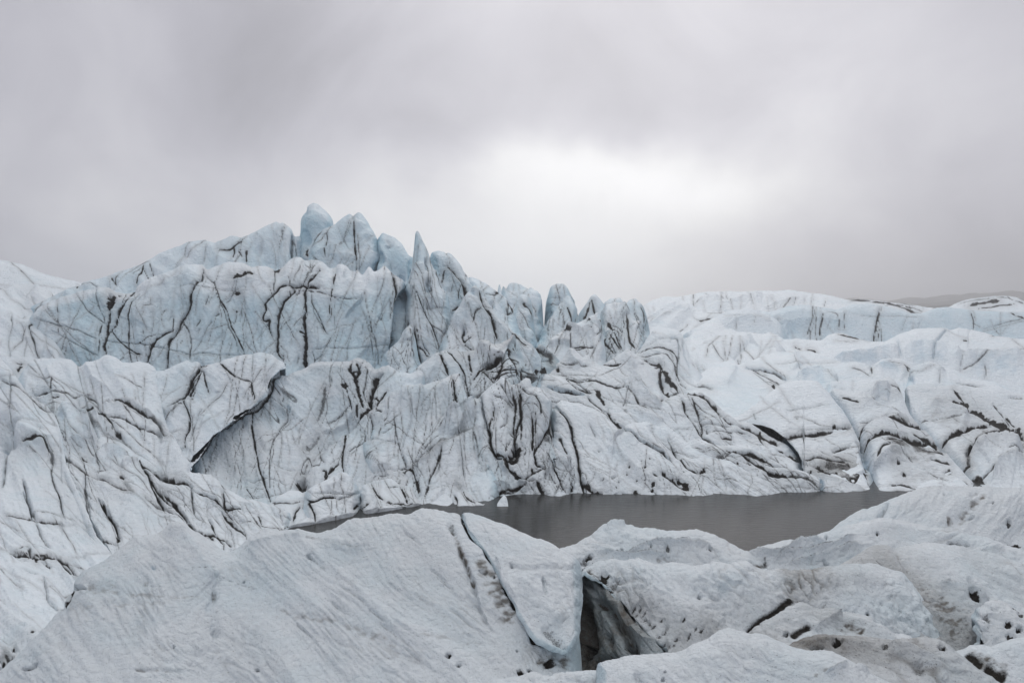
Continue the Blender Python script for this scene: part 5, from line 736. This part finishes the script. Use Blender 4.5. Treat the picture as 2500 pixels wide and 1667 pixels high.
body('ice_block', 'right edge ice block under a thick black diagonal debris band', 'ice block', GR, **{**RB, 'crust': .6, 'rnd': 26, 'a1': .13, 'l1': 2.2}, grime=.16, fol=.22, fl=.8, ang=10, stretch=6, hair=8, hair_dir=15,
     top=Z(8, 1320,330, 1345,240, 1350,180, 1380,140, 1480,115, 1580,120, 1640,140, 1760,130, 1870,140, 1990,150, 2100,140, 2200,170, 2335,210), bot=1260, prof=[(932, 60.5), (1000, 56.5), (1100, 50), (1200, 43), (1260, 39)],
     st=[S(Z(8, 1345,200, 1390,370, 1470,460, 1560,540, 1640,620, 1750,740, 1900,900, 1980,980), 34, .05, .8, 'g', blue=.35, part='blue_furrow'), S(Z(8, 1670,600, 1740,550, 1850,510, 1950,475, 2060,470), 14, 1., .2), S(Z(8, 1880,690, 1930,640, 2000,600, 2100,580, 2200,590, 2335,640), 26, 1., .4), S(Z(8, 1830,800, 1900,795), 11, 1.), S(Z(8, 2120,800, 2200,770, 2335,755), 12, .95, .2),
         S(Z(8, 1480,430, 1850,410), 7, .5), S(Z(8, 1640,285, 1700,280, 1780,270, 1840,300, 1900,340), 26, 1., .15, part='debris_band'), S(Z(8, 1890,335, 1960,350, 2050,410, 2130,450, 2230,490, 2290,510, 2335,560), 30, 1., .2, part='debris_band'), S(Z(8, 1760,160, 1800,210, 1850,250, 1820,290), 13, .9), S(Z(8, 1630,280, 1700,290), 12, .85),
         S(Z(8, 1890,700, 1930,640, 2000,600, 2100,580, 2335,640), 110, 0, 1.2, 's'), S(Z(8, 2060,950, 2110,830, 2200,780, 2335,765), 70, 0, .9, 's'), S(Z(8, 1900,720, 1950,850, 1990,930), 60, 0, 0, 'g', blue=.15), S(Z(8, 1880,690, 1880,780, 1900,800), 16, .5, grime=.4), S(Z(8, 1680,600, 1740,720, 1830,800), 40, 0, .5, 'g'), S(Z(8, 1900,880, 1980,910, 2020,940), 14, .8), S(Z(8, 2080,280, 2170,380, 2230,450), 8, .6), S(Z(8, 2190,380, 2260,460), 8, .7),
         S(Z(8, 2220,230, 2335,235), 7, .5), S(Z(8, 2280,720, 2310,720), 14, .9), S(Z(8, 1480,340, 1700,420, 1900,500, 2100,540), 70, 0, 0, 'g', grime=.45), S(Z(8, 1900,540, 2100,530, 2335,590), 50, .3, 0, 'g', grime=.7), S(Z(8, 1560,300, 1650,290, 1720,330, 1900,400), 60, 0, .7, 's'), S(Z(8, 1700,700, 1800,790), 12, .7), S(Z(8, 2000,900, 2100,800), 9, .6), S(Z(8, 2200,700, 2335,690), 7, .6), S(Z(8, 2150,500, 2335,560), 30, .3, grime=.5)])
body('ice_block', 'white block left of the blue furrow with two black bands and gravel', 'ice block', GR, **{**RB, 'crust': .6, 'rnd': 22, 'a1': .13, 'l1': 2.2}, grime=.06, hair=5, hair_dir=5,
     top=Z(8, -330,560, -200,430, 0,390, 150,290, 250,200, 350,130, 450,95, 520,92, 600,92, 660,105, 700,150, 740,190, 800,270, 860,340, 940,480, 1000,610, 1030,700, 1090,870, 1135,1010), hang=True, bot=np.vstack([Z(8, -330,560, -200,450, 60,430, 180,448, 280,482, 370,545, 430,608, 490,680, 520,770), np.array([(1960, 1150), (1964, 1235), (2145, 1235)])]), prof=[(926, 60), (1000, 55), (1100, 48.5), (1235, 41)],
     st=[S(Z(8, 380,560, 520,540, 640,530, 780,500, 920,480), 15, 1., .25), S(Z(8, 420,490, 700,490, 900,470), 6, .4), S(Z(8, 780,670, 880,650, 1000,635), 14, 1., .2), S(Z(8, 530,740, 640,720, 760,740, 890,740), 9, .7), S(Z(8, 780,460, 800,500), 13, .9), S(Z(8, 480,380, 490,395), 9, .8), S(Z(8, 630,430, 640,435), 6, .7), S(Z(8, 130,350, 150,400), 8, .5), S(Z(8, 400,330, 600,310, 740,290), 5, .35),
         S(Z(8, 930,790, 970,890, 1020,960), 70, .95, .0, 'g', grime=.6), S(Z(8, 820,880, 940,930, 1060,985), 36, .9, .0, 'g', grime=.5), S(Z(8, 640,850, 760,860), 50, .55, 0, 'g', grime=.6), S(Z(8, 990,800, 1030,900, 1050,970), 30, 1., .1, part='gravel_patch'), S(Z(8, 1000,780, 1030,880, 1055,970), 18, 1.), S(Z(8, 620,860, 720,850), 24, .75, grime=.4), S(Z(8, 640,780, 760,850, 900,920), 16, .75), S(Z(8, 540,840, 700,900, 900,960, 1060,990), 10, .7), S(Z(8, 720,780, 850,780, 950,800), 30, .5, grime=.5), S(Z(8, 760,860, 840,890), 24, .6, grime=.4), S(Z(8, 520,740, 530,840), 10, .3, .3, blue=.4),
         S(Z(8, 550,870, 600,930, 680,950), 14, .5, grime=.3), S(Z(8, 1010,640, 1040,740, 1060,840), 16, .9, .3), S(Z(8, 530,850, 700,910, 1060,1000), 40, 0, .5, 's'), S(Z(8, 560,760, 700,800, 900,830, 1000,800), 30, .25, grime=.4)] +
        [S(Z(8, a, b, a + 16, b + 10), 12, .85, .04) for a, b in ((680,800),(740,840),(800,830),(860,800),(900,770),(700,870),(580,890),(930,900),(830,920),(980,930))])
body('crevasse', 'black slot fading to deep blue ice above the far right shore', 'crevasse', None, **{**RB, 'crust': .1, 'rnd': 10, 'a1': .1}, grime=.3,
     top=Z(8, -40,400, 100,395, 250,420, 400,500, 520,640, 560,760), bot=1190, prof=[(1015, 56.5), (1190, 49)],
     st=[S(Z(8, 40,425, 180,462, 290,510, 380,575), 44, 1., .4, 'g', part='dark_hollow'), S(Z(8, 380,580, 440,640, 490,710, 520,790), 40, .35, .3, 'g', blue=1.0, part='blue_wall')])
body('ice_ridge', 'low grey ledge of ice under the black crevasse', 'ice ridge', GR, **{**RB, 'crust': .6, 'rnd': 16, 'a1': .14, 'l1': 1.5}, grime=.15, hair=5, hair_dir=30,
     top=Z(8, -100,425, 0,445, 60,466, 150,512, 250,575, 330,628, 400,680, 470,728, 515,785, 540,870), bot=1200, prof=[(1030, 53), (1200, 44)],
     st=[S(Z(8, 0,450, 80,480, 160,530), 10, .8), S(Z(8, 160,530, 220,560, 280,600, 340,640), 22, .95, part='debris_band'), S(Z(8, 400,690, 500,760), 10, .8), S(Z(8, 180,560, 220,620, 240,660), 8, .6), S(Z(8, 20,510, 80,515), 9, .8)])
# ---------------------------------------------------------------- foreground mounds
def slp(y0, d0, y1, deg):
    """distances down a face that slopes towards the viewer at so many degrees"""
    t = math.tan(math.radians(deg)); ys = np.linspace(y0, y1, 12); k = (ys - CY) / FPX
    return np.stack([ys, d0 * (t + k[0]) / (t + k)], 1)
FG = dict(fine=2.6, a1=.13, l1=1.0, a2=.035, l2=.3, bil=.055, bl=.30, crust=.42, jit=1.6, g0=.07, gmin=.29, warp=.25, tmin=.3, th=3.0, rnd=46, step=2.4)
body('ice_mound', 'lower right slope behind the others, white with a grey gully', 'ice mound', GM, **FG, ang=-52, stretch=3, hair=10, hair_dir=-50,
     top=np.vstack([Z(12, 500,560, 640,400, 740,340, 830,262, 960,187, 1090,140, 1220,85, 1290,55), Z(8, 1400,1000, 1560,955, 1650,945, 1760,955, 1900,965, 1960,950, 2050,960, 2200,970, 2335,970)]), bot=1450, prof=slp(1180, 21.0, 1450, 27),
     st=[S(Z(12, 2020,0, 1980,60, 1900,150, 1850,210, 1780,280), 40, .25, .2, 'g', grime=1.00), S(Z(12, 1700,260, 1760,250), 40, .2, 0, 'g', grime=1.00), S(Z(12, 1220,110, 1190,160, 1140,220), 16, .3, .3, blue=.1), S(Z(12, 2215,250, 2215,290), 20, .6), S(Z(12, 2180,430, 2260,440, 2335,460), 24, 1., .3), S(Z(12, 2080,100, 2085,102), 10, .8), S(Z(12, 1680,30, 1690,32), 8, .6), S(Z(12, 1900,50, 1960,10), 24, .3, grime=.4), S(Z(12, 1870,240, 1920,220), 16, .4, grime=.3)])
body('ice_mound', 'rounded white ledge of ice stepping down to the right pond shore', 'ice mound', GM, **{**FG, 'rnd': 24}, ang=-15, stretch=3,
     top=Z(12, 60,560, 90,500, 200,455, 280,432, 390,405, 540,395, 650,362, 740,330, 900,280, 1100,238, 1200,230, 1450,270, 1600,300, 1800,310, 1900,360, 2050,395, 2200,450, 2335,490), bot=1500, prof=slp(1266, 17.5, 1500, 25),
     st=[S(Z(12, 90,530, 330,520, 500,440, 740,400), 20, .1, .25, 's', grime=.2), S(Z(12, 270,600, 400,520, 600,500, 830,440, 960,370), 20, .1, .25, 's', grime=.25), S(Z(12, 370,610, 600,560, 820,500, 1020,450), 20, .05, .2, 's', grime=.2), S(Z(12, 180,610, 240,600), 24, .5, .2, grime=.5), S(Z(12, 720,370, 730,372), 10, .9), S(Z(12, 1130,365, 1145,368), 10, .9), S(Z(12, 880,330, 1050,270, 1250,240), 12, 0, 0, 'g', grime=0.55), S(Z(12, 700,570, 740,600), 10, .6), S(Z(12, 1720,420, 1880,460), 14, .4, grime=.3)])
body('ice_mound', 'soft white ice mound at the right with a beige crease', 'ice mound', GM, **{**FG, 'rnd': 40}, ang=35, stretch=3, grime=.3, hair=8, hair_dir=40,
     top=Z(12, 700,700, 830,600, 1000,500, 1100,440, 1150,430, 1220,440, 1280,462, 1380,445, 1500,430, 1700,440, 1900,475, 2100,510, 2335,590), bot=1760, prof=slp(1324, 15.5, 1760, 24),
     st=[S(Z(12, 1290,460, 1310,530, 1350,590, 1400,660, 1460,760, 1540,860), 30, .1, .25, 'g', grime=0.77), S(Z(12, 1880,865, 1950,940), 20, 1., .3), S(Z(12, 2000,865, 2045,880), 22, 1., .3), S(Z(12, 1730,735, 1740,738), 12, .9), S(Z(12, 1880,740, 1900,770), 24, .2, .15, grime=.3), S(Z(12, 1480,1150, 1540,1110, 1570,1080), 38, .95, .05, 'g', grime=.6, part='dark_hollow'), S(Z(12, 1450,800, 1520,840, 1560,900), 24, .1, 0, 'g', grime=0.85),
         S(Z(12, 1560,900, 1700,1040, 1880,1180), 170, .12, 0, 'g', grime=0.9), S(Z(12, 1900,1000, 2050,1120, 2200,1200), 120, .12, 0, 'g', grime=0.8), S(Z(12, 1600,760, 1900,830, 2050,930), 60, 0, .2, 's'), S(Z(12, 1330,490, 1500,640, 1700,720, 1850,860), 80, 0, .15, 'g'), S(Z(12, 1560,1180, 1620,1200), 20, .8), S(Z(12, 1990,1000, 2050,1050, 2120,1090), 30, .5, grime=.5), S(Z(12, 2010,1240, 2080,1250, 2120,1220), 34, .9, .2), S(Z(12, 2040,1110, 2060,1150), 20, .8)])
body('ice_mound', 'white mound whose crest overlooks the pond, centre right', 'ice mound', GM, **{**FG, 'rnd': 40, 'bil': .09, 'bl': .34}, ang=10, stretch=2,
     top=Z(11, 480,560, 550,468, 640,445, 700,430, 780,390, 850,320, 920,265, 980,246, 1060,260, 1180,290, 1300,305, 1430,325, 1560,315, 1680,320, 1780,345, 1900,400, 2000,470, 2080,500, 2200,590, 2300,700), bot=1470, prof=slp(1268, 17.0, 1470, 27),
     st=[S(Z(11, 930,290, 1000,260, 1090,270), 14, .1, .15, 's', grime=.3), S(Z(11, 860,500, 1060,540, 1200,490, 1360,440, 1560,430, 1700,420, 1850,480), 24, .05, .2, 's', grime=.15), S(Z(11, 1420,480, 1450,490), 22, .5, grime=.3), S(Z(11, 1770,480, 1790,475), 12, .6), S(Z(11, 1060,465, 1070,466), 10, .9), S(Z(11, 1330,580, 1430,570, 1510,560), 30, .3, .2, 'g', grime=1.00), S(Z(11, 1100,540, 1260,530, 1450,520), 12, .2, .15, 's', grime=.4),
         S(Z(11, 700,580, 780,590), 20, .4, grime=.5), S(Z(11, 760,560, 820,550), 14, .6, grime=.3), S(Z(11, 1290,485, 1295,486), 9, .8), S(Z(11, 2090,600, 2200,630, 2250,610), 20, .4, .2, 'g', grime=1.00), S(Z(11, 1230,350, 1350,365, 1500,400), 20, 0, .1, 'g', grime=0.47)])
body('ice_mound', 'long dimpled ice mound pitted with grit, right of the dark hollow', 'ice mound', GM, **{**FG, 'rnd': 44, 'bil': .10, 'bl': .26}, ang=45, stretch=2, grime=.30,
     top=np.vstack([Z(11, 720,700, 740,640, 800,600, 850,570, 960,540, 1010,545, 1050,555, 1100,560, 1200,545, 1300,580, 1360,590, 1450,575, 1560,590, 1650,610, 1800,582, 1930,602, 2080,582), Z(12, 110,600, 200,640, 400,630, 700,620, 900,602, 1130,600, 1250,640, 1340,660, 1400,730, 1480,820, 1560,950, 1640,1100, 1700,1200)]), hang=True, bot=np.vstack([Z(11, 720,720, 760,690, 900,790, 960,860, 1080,985, 1160,1095, 1250,1195, 1330,1275, 1420,1322, 1450,1480), np.array([(1660, 1640), (2400, 1640)])]), prof=slp(1355, 14.2, 1640, 32), xo=[(1400, 0), (1500, .2), (1800, 0), (2300, .5)],
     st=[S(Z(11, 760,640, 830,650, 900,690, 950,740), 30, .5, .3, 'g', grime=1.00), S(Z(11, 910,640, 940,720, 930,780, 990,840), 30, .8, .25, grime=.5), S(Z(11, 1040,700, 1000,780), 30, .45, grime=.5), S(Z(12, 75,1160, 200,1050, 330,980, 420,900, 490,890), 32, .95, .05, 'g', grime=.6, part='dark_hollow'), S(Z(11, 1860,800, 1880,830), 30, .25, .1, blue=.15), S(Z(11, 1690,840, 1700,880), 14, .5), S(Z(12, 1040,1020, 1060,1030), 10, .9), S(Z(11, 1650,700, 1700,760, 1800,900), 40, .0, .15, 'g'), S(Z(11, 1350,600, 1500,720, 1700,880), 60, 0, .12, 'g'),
         S(Z(11, 960,860, 1080,960, 1200,1130, 1330,1270, 1450,1310), 30, .35, .25, 'g', grime=1.00)] + [S(Z(11, a, b, a + 16, b + 12), 26, .55, .03, grime=.25) for a, b in ((1160,940),(1200,950),(1240,1040),(1280,1070),(1300,1100),(1360,1180),(1400,1150),(1420,1110),(1480,1250),(1400,1250),(1240,990),(1170,1000),(1440,1260),(1700,1150),(1650,1140),(1500,1200),(1600,1180),(1560,1060),(1380,1040))] +
        [S(Z(12, a, b, a + 20, b + 10), 26, .30, .03, grime=.25) for a, b in ((880,1000),(940,1010),(1100,940),(1180,900),(700,920),(1240,860),(1320,980),(1200,760))])
body('ice_hollow', 'dirty grey ice ribs inside the shadowed hollow in the foreground', 'ice hollow', GM, **{**FG, 'crust': .0, 'rnd': 14, 'a1': .2, 'gmin': .62}, ang=58, stretch=4, grime=.40, fol=.3, fl=.3,  # heavy grime: real dirt plus the hollow's shade darkened into the colour
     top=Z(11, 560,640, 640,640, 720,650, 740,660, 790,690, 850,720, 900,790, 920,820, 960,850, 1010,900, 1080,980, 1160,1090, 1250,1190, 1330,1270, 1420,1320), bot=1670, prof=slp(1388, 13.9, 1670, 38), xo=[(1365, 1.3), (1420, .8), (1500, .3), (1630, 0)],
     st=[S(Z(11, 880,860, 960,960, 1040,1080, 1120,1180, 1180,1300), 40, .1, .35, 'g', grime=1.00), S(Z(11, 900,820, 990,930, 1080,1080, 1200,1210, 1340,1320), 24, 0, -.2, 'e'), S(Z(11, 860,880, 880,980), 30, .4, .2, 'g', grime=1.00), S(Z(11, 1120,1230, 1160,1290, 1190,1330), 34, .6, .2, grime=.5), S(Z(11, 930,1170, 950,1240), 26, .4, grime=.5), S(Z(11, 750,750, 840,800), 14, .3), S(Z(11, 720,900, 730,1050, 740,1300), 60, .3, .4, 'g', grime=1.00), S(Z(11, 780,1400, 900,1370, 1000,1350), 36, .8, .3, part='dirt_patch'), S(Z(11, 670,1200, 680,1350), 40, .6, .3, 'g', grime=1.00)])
body('ice_slab', 'overhanging white slab in the foreground beside the shadowed hollow', 'ice slab', GM, **{**FG, 'a1': .085, 'l1': .9, 'a2': .03, 'l2': .26, 'bil': .04, 'bl': .18}, hang=True, ang=45, stretch=5,
     top=np.vstack([Z(10, 1752,215, 1770,172, 1890,192, 2040,245, 2170,300), Z(11, 350,372, 480,420, 550,465, 640,520, 690,555, 728,600, 738,680, 742,760)]),
     bot=np.array([(1125, 1262), (1140, 1300), (1180, 1352), (1225, 1420), (1262, 1500), (1290, 1545), (1310, 1570), (1350, 1590), (1385, 1597), (1398, 1578), (1410, 1560), (1417, 1530), (1423, 1460)]), prof=slp(1250, 14.72, 1600, 26), xo=[(1120, .2), (1300, 0), (1420, .25)],
     st=[S(Z(11, 100,590, 300,620, 500,610, 700,640), 20, 0, .06, 'g', grime=0.43), S(Z(11, 430,1120, 500,1190, 560,1260, 600,1290), 30, .4, .15, grime=.5), S(Z(11, 200,700, 420,900, 560,1100), 80, 0, -.12, 'g'), S(Z(11, 430,700, 440,860), 14, .1, .08), S(Z(11, 160,590, 170,600), 10, .5), S(Z(11, 30,520, 80,640, 110,740, 200,880), 26, .1, -.1, 'e')])
body('ice_mound', 'large white foreground mound with a peak and fine diagonal furrows', 'ice mound', GM, **{**FG, 'a1': .085, 'l1': .9, 'a2': .03, 'l2': .26, 'bil': .04, 'bl': .18}, ang=42, stretch=6, hair=8, hair_dir=42,
     top=np.vstack([Z(9, -60,1500, 0,1460, 100,1380, 250,1230, 370,1110, 500,950, 590,800, 640,710, 680,660, 830,580, 960,480, 1080,360, 1150,360, 1250,360, 1330,320, 1400,267, 1440,270, 1550,330, 1700,410, 1830,500, 1880,510, 1940,470, 2050,380, 2130,325),
                    Z(10, 160,315, 240,330, 420,315, 590,345, 690,325, 780,270, 880,220, 960,225, 1060,205, 1200,185, 1330,190, 1450,140, 1500,145, 1620,170, 1720,185, 1755,200, 1800,260, 2000,330, 2300,480, 2550,640, 2680,860, 2720,1200, 2740,1480)]), bot=1790,
     prof=slp(1240, 15.0, 1790, 26), xo=[(-100, .8), (200, .2), (420, 0), (560, .7), (700, .3), (1100, .0), (1250, .0), (1330, .1), (1400, .5)],
     st=[S(Z(9, 610,830, 900,830, 1100,838, 1300,850, 1500,860, 1700,890), 30, .0, .01, 'g', grime=.62), S(Z(9, 480,980, 700,960, 1050,920, 1300,900, 1460,890), 30, .0, .01, 'g', grime=.52), S(Z(9, 605,800, 560,890, 490,970), 14, .9, .15), S(Z(9, 1450,390, 1580,520, 1640,640, 1740,720, 1780,810), 26, .0, .07, 'g', blue=.12), S(Z(9, 1780,810, 1740,900, 1700,980, 1760,1080, 1750,1150, 1790,1200), 32, .0, .07, 'g', blue=.12, grime=.2),
         S(Z(9, 1720,860, 1760,860), 40, 0, .05, 'g', grime=0.85), S(Z(9, 1740,1130, 1790,1160), 36, 0, .06, 'g', blue=.15, grime=.3), S(Z(9, 700,800, 850,800, 960,770), 50, 0, .06, 'g', grime=0.62), S(Z(9, 1160,740, 1200,740), 40, 0, .1, 'g', grime=0.70), S(Z(9, 1230,620, 1265,620), 14, 0, .06, 'g', blue=.5), S(Z(9, 1420,1250, 1425,1252), 11, .9), S(Z(9, 1985,738, 1988,740), 9, .9), S(Z(9, 2080,1465, 2110,1465), 10, .9), S(Z(9, 180,1450, 230,1450, 290,1410), 14, .5),
         S(Z(9, 1400,280, 1480,420, 1660,680, 1740,800), 60, 0, -.2, 'e'), S(Z(10, 0,450, 120,440, 250,385, 430,370, 600,400, 750,440, 900,470, 1050,460), 18, .05, .12, 's', grime=.22), S(Z(10, 160,960, 350,990, 600,1020, 800,1070, 900,1120, 1100,1180, 1300,1300), 44, .0, .02, 'g', grime=.62), S(Z(10, 1380,1190, 1600,1190, 1800,1220, 2000,1240), 40, .0, .02, 'g', grime=.55), S(Z(10, 420,370, 800,440, 1000,470), 20, 0, .05, 'g', grime=0.55),
         S(Z(10, 1760,200, 1790,280, 1850,380, 1930,440, 1960,500, 2030,580, 2080,700, 2130,800, 2200,930, 2270,1000, 2335,1090), 18, .95, .3), S(Z(10, 1640,270, 1690,330, 1720,430, 1790,570, 1850,720, 1880,840), 22, .15, .05, 'g', grime=1.00), S(Z(10, 1720,430, 1790,570, 1860,720, 1900,900, 2000,1100), 40, 0, -.10, 's'), S(Z(10, 1900,500, 1980,650, 2080,850, 2200,1080), 110, .0, .1, 'g', grime=0.88), S(Z(10, 1660,270, 1690,340), 26, .4, grime=.4), S(Z(10, 1900,650, 1960,660), 12, .5),
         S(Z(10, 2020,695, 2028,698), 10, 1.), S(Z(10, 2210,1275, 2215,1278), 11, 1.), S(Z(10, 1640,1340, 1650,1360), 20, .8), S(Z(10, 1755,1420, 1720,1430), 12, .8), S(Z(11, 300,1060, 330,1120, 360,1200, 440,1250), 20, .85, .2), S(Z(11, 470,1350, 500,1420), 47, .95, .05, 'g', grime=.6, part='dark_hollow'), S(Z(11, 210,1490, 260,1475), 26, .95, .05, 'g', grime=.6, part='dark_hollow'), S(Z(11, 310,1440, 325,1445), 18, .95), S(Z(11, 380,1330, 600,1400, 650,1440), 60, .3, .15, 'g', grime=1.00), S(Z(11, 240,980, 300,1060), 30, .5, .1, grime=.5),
         S(Z(9, 1050,1460, 1300,1450, 1500,1455), 16, .1, .04, 'g', grime=0.70), S(Z(9, 600,790, 700,810), 14, .3), S(Z(10, 500,520, 520,540), 14, .3)] +
        [S(Z(10, a, b, a + 130, b + 105), 9, .28, .03, rough=.7) for a, b in ((830,800),(1000,960),(500,520),(1100,1080),(400,1060),(680,880),(1280,1260),(1500,620),(1300,330),(1550,680))])
body('ice_mound', 'small humped mound with a black pit below its crest, lower right', 'ice mound', GM, **{**FG, 'rnd': 34, 'gmin': .34}, ang=30, stretch=2, grime=.35,
     top=Z(12, 0,1220, 70,1162, 160,1080, 300,1000, 420,922, 500,898, 540,895, 570,905, 620,945, 700,955, 800,960, 850,1000, 930,1010, 1000,1020, 1100,1060, 1200,1100, 1300,1170, 1400,1190, 1500,1280), bot=1690, prof=slp(1465, 12.0, 1690, 30),
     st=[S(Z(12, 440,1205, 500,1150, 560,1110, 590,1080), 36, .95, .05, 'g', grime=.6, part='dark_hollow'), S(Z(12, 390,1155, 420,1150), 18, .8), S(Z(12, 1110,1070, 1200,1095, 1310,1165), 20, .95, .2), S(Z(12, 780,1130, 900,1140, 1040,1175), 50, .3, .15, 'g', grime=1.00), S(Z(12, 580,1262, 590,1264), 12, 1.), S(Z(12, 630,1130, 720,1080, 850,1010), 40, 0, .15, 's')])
body('ice_mound', 'grey brown rippled ice ledge near the lower right corner', 'ice mound', GM, **{**FG, 'rnd': 28, 'gmin': .52}, ang=18, stretch=5, grime=.5,
     top=Z(12, 350,1310, 440,1240, 560,1195, 700,1170, 900,1180, 1100,1190, 1250,1215, 1350,1205, 1450,1195, 1560,1200, 1650,1220, 1720,1260, 1800,1320, 1900,1410, 2050,1500, 2200,1600, 2335,1700), bot=1790, prof=slp(1545, 10.6, 1790, 22),
     st=[S(Z(12, 780,1260, 850,1245), 18, .8), S(Z(12, 1190,1270, 1230,1280), 26, .6), S(Z(12, 1650,1275, 1700,1290), 16, .9), S(Z(12, 1200,1250, 1400,1280, 1600,1380, 1750,1500), 80, .0, .12, 's'), S(Z(12, 1450,1430, 1500,1480), 44, .4, grime=.4), S(Z(12, 500,1240, 800,1220, 1100,1250), 18, .1, .06, 's', grime=.4), S(Z(12, 600,1290, 700,1280), 12, .6)])
body('ice_mound', 'pitted grey mound at the right edge with a black cleft', 'ice mound', GM, **{**FG, 'rnd': 34, 'bil': .08, 'bl': .22, 'gmin': .36}, ang=40, stretch=2, grime=.6,
     top=Z(12, 1900,1000, 1960,942, 2030,900, 2100,880, 2200,910, 2280,950, 2335,992), bot=1640, prof=slp(1460, 12.2, 1640, 32),
     st=[S(Z(12, 2250,925, 2300,950, 2335,970), 34, 1., .3), S(Z(12, 2010,1000, 2060,1060), 30, .5, grime=.5), S(Z(12, 2190,1100, 2230,1090), 24, .7), S(Z(12, 2200,1180, 2250,1200), 26, .8), S(Z(12, 2280,1150, 2310,1120), 20, .7), S(Z(12, 2290,1000, 2335,1020), 24, .6)])
body('ice_mound', 'white mound in the lower right corner cut by a dark cleft', 'ice mound', GM, **{**FG, 'rnd': 34}, ang=45, stretch=3, grime=.2,
     top=Z(12, 1700,1420, 1760,1330, 1850,1290, 1900,1260, 2000,1262, 2080,1275, 2150,1255, 2240,1225, 2335,1202), bot=1790, prof=slp(1555, 10.8, 1790, 28),
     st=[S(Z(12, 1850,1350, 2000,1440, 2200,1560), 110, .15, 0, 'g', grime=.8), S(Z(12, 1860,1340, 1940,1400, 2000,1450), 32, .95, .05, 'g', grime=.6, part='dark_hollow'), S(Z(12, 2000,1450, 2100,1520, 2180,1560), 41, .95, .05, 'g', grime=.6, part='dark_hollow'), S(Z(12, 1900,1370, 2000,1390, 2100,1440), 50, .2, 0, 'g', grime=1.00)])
body('ice_mound', 'broad smooth white mound at the bottom, right of centre', 'ice mound', GM, **{**FG, 'a1': .08, 'a2': .035, 'bil': .05, 'bl': .2}, ang=35, stretch=4,
     top=np.vstack([Z(11, 836,1520, 842,1440, 855,1402, 900,1380, 1050,1350, 1200,1332, 1420,1320, 1500,1310, 1650,1250, 1780,1190, 1850,1140, 1920,1112, 2000,1130, 2080,1168, 2150,1166, 2240,1180, 2335,1232), Z(12, 400,1260, 500,1293, 620,1303, 700,1300, 780,1312, 900,1370, 1000,1430, 1100,1490, 1250,1560, 1400,1640)]), bot=1800, prof=slp(1530, 10.2, 1800, 25),
     st=[S(Z(11, 1170,1480, 1210,1530, 1250,1570), 30, .2, .2, grime=.4), S(Z(11, 1395,1520, 1405,1525), 14, .9), S(Z(11, 1410,1465, 1415,1468), 10, .9), S(Z(12, 700,1500, 900,1420, 960,1440, 1080,1480), 30, .05, .1, 's', grime=.3), S(Z(12, 880,1425, 950,1440), 14, .3, grime=.3), S(Z(12, 600,1520, 800,1440, 900,1430), 30, 0, 0, 'g', grime=0.70), S(Z(12, 960,1290, 1200,1370, 1450,1480), 40, 0, .1, 'g', grime=0.55)])
body('ice_mound', 'low white lip of ice along the bottom, left of the smooth mound', 'ice mound', GM, **{**FG, 'rnd': 26, 'a1': .06}, ang=20, stretch=2, grime=.15,
     top=Z(11, -120,1600, 0,1560, 100,1530, 250,1500, 340,1470, 450,1500, 560,1485, 700,1470, 800,1455, 870,1450, 960,1500, 1000,1560), bot=1790, prof=slp(1630, 10.3, 1790, 25), st=[S(Z(11, 460,1480, 500,1470), 22, .8), S(Z(11, 580,1460, 600,1455), 16, .9)])
print('bodies', COUNT[0], 'tris', sum(len(o.data.polygons) * 2 for o in bpy.data.objects if o.type == 'MESH'))
# ---------------------------------------------------------------- dark hillside beyond the ice, lost in the low cloud, and the damp air
def hillside():
    ys = np.geomspace(330, 1900, 90); xs = np.linspace(-0.1, 1.0, 90)
    Y, A = np.meshgrid(ys, xs, indexing='ij'); X = 0.25 * Y + A * Y * 0.75
    rise = np.interp(A, [-0.1, 0.05, 0.2, 0.45, 1.0], [-0.03, 0.0, 0.035, 0.055, 0.07])
    Zz = EYE + Y * (0.024 + 0.62 * rise * np.clip((Y - 330) / 1300, 0, 1)) + 9 * fbm(X / 150, Y / 150, 4, 13) * np.clip(Y / 1200, .2, 1.4)
    V = np.stack([X, Y, Zz], -1); ny, nx = X.shape; idx = np.arange(ny * nx).reshape(ny, nx)
    F = np.stack([idx[:-1, :-1], idx[:-1, 1:], idx[1:, 1:], idx[1:, :-1]], -1).reshape(-1, 4)
    o = bpy.data.objects.new('hillside', mesh_from('hillside', V.reshape(-1, 3), F, np.zeros((ny * nx, 4)), 1.0, None, ROCK))
    COL.objects.link(o); o['kind'] = 'structure'; o['label'] = 'dark hillside fading into low cloud at the far right'; o['category'] = 'hill'
hillside()
def haze():
    x0, x1, y0, y1, z0, z1 = -2200, 2200, -60, 2050, -8, 165
    V = np.array([(x, y, z) for z in (z0, z1) for y in (y0, y1) for x in (x0, x1)], float)
    F = np.array([(0, 2, 3, 1), (4, 5, 7, 6), (0, 1, 5, 4), (2, 6, 7, 3), (0, 4, 6, 2), (1, 3, 7, 5)])
    m = bpy.data.materials.new('damp_air'); m.use_nodes = True; nt = m.node_tree; nt.nodes.clear()
    out = nn(nt, 'ShaderNodeOutputMaterial'); v = nn(nt, 'ShaderNodeVolumePrincipled')
    v.inputs['Color'].default_value = (0.97, 0.97, 0.98, 1); v.inputs['Density'].default_value = HAZE; v.inputs['Anisotropy'].default_value = 0.82
    nt.links.new(v.outputs[0], out.inputs['Volume'])
    o = bpy.data.objects.new('haze', mesh_from('haze', V, F, np.zeros((8, 4)), 1.0, None, m))
    COL.objects.link(o); o['kind'] = 'stuff'; o['label'] = 'thin grey mist lying over the whole glacier'; o['category'] = 'haze'
HAZE = 0.0008
haze()
scene.cycles.volume_bounces = 1
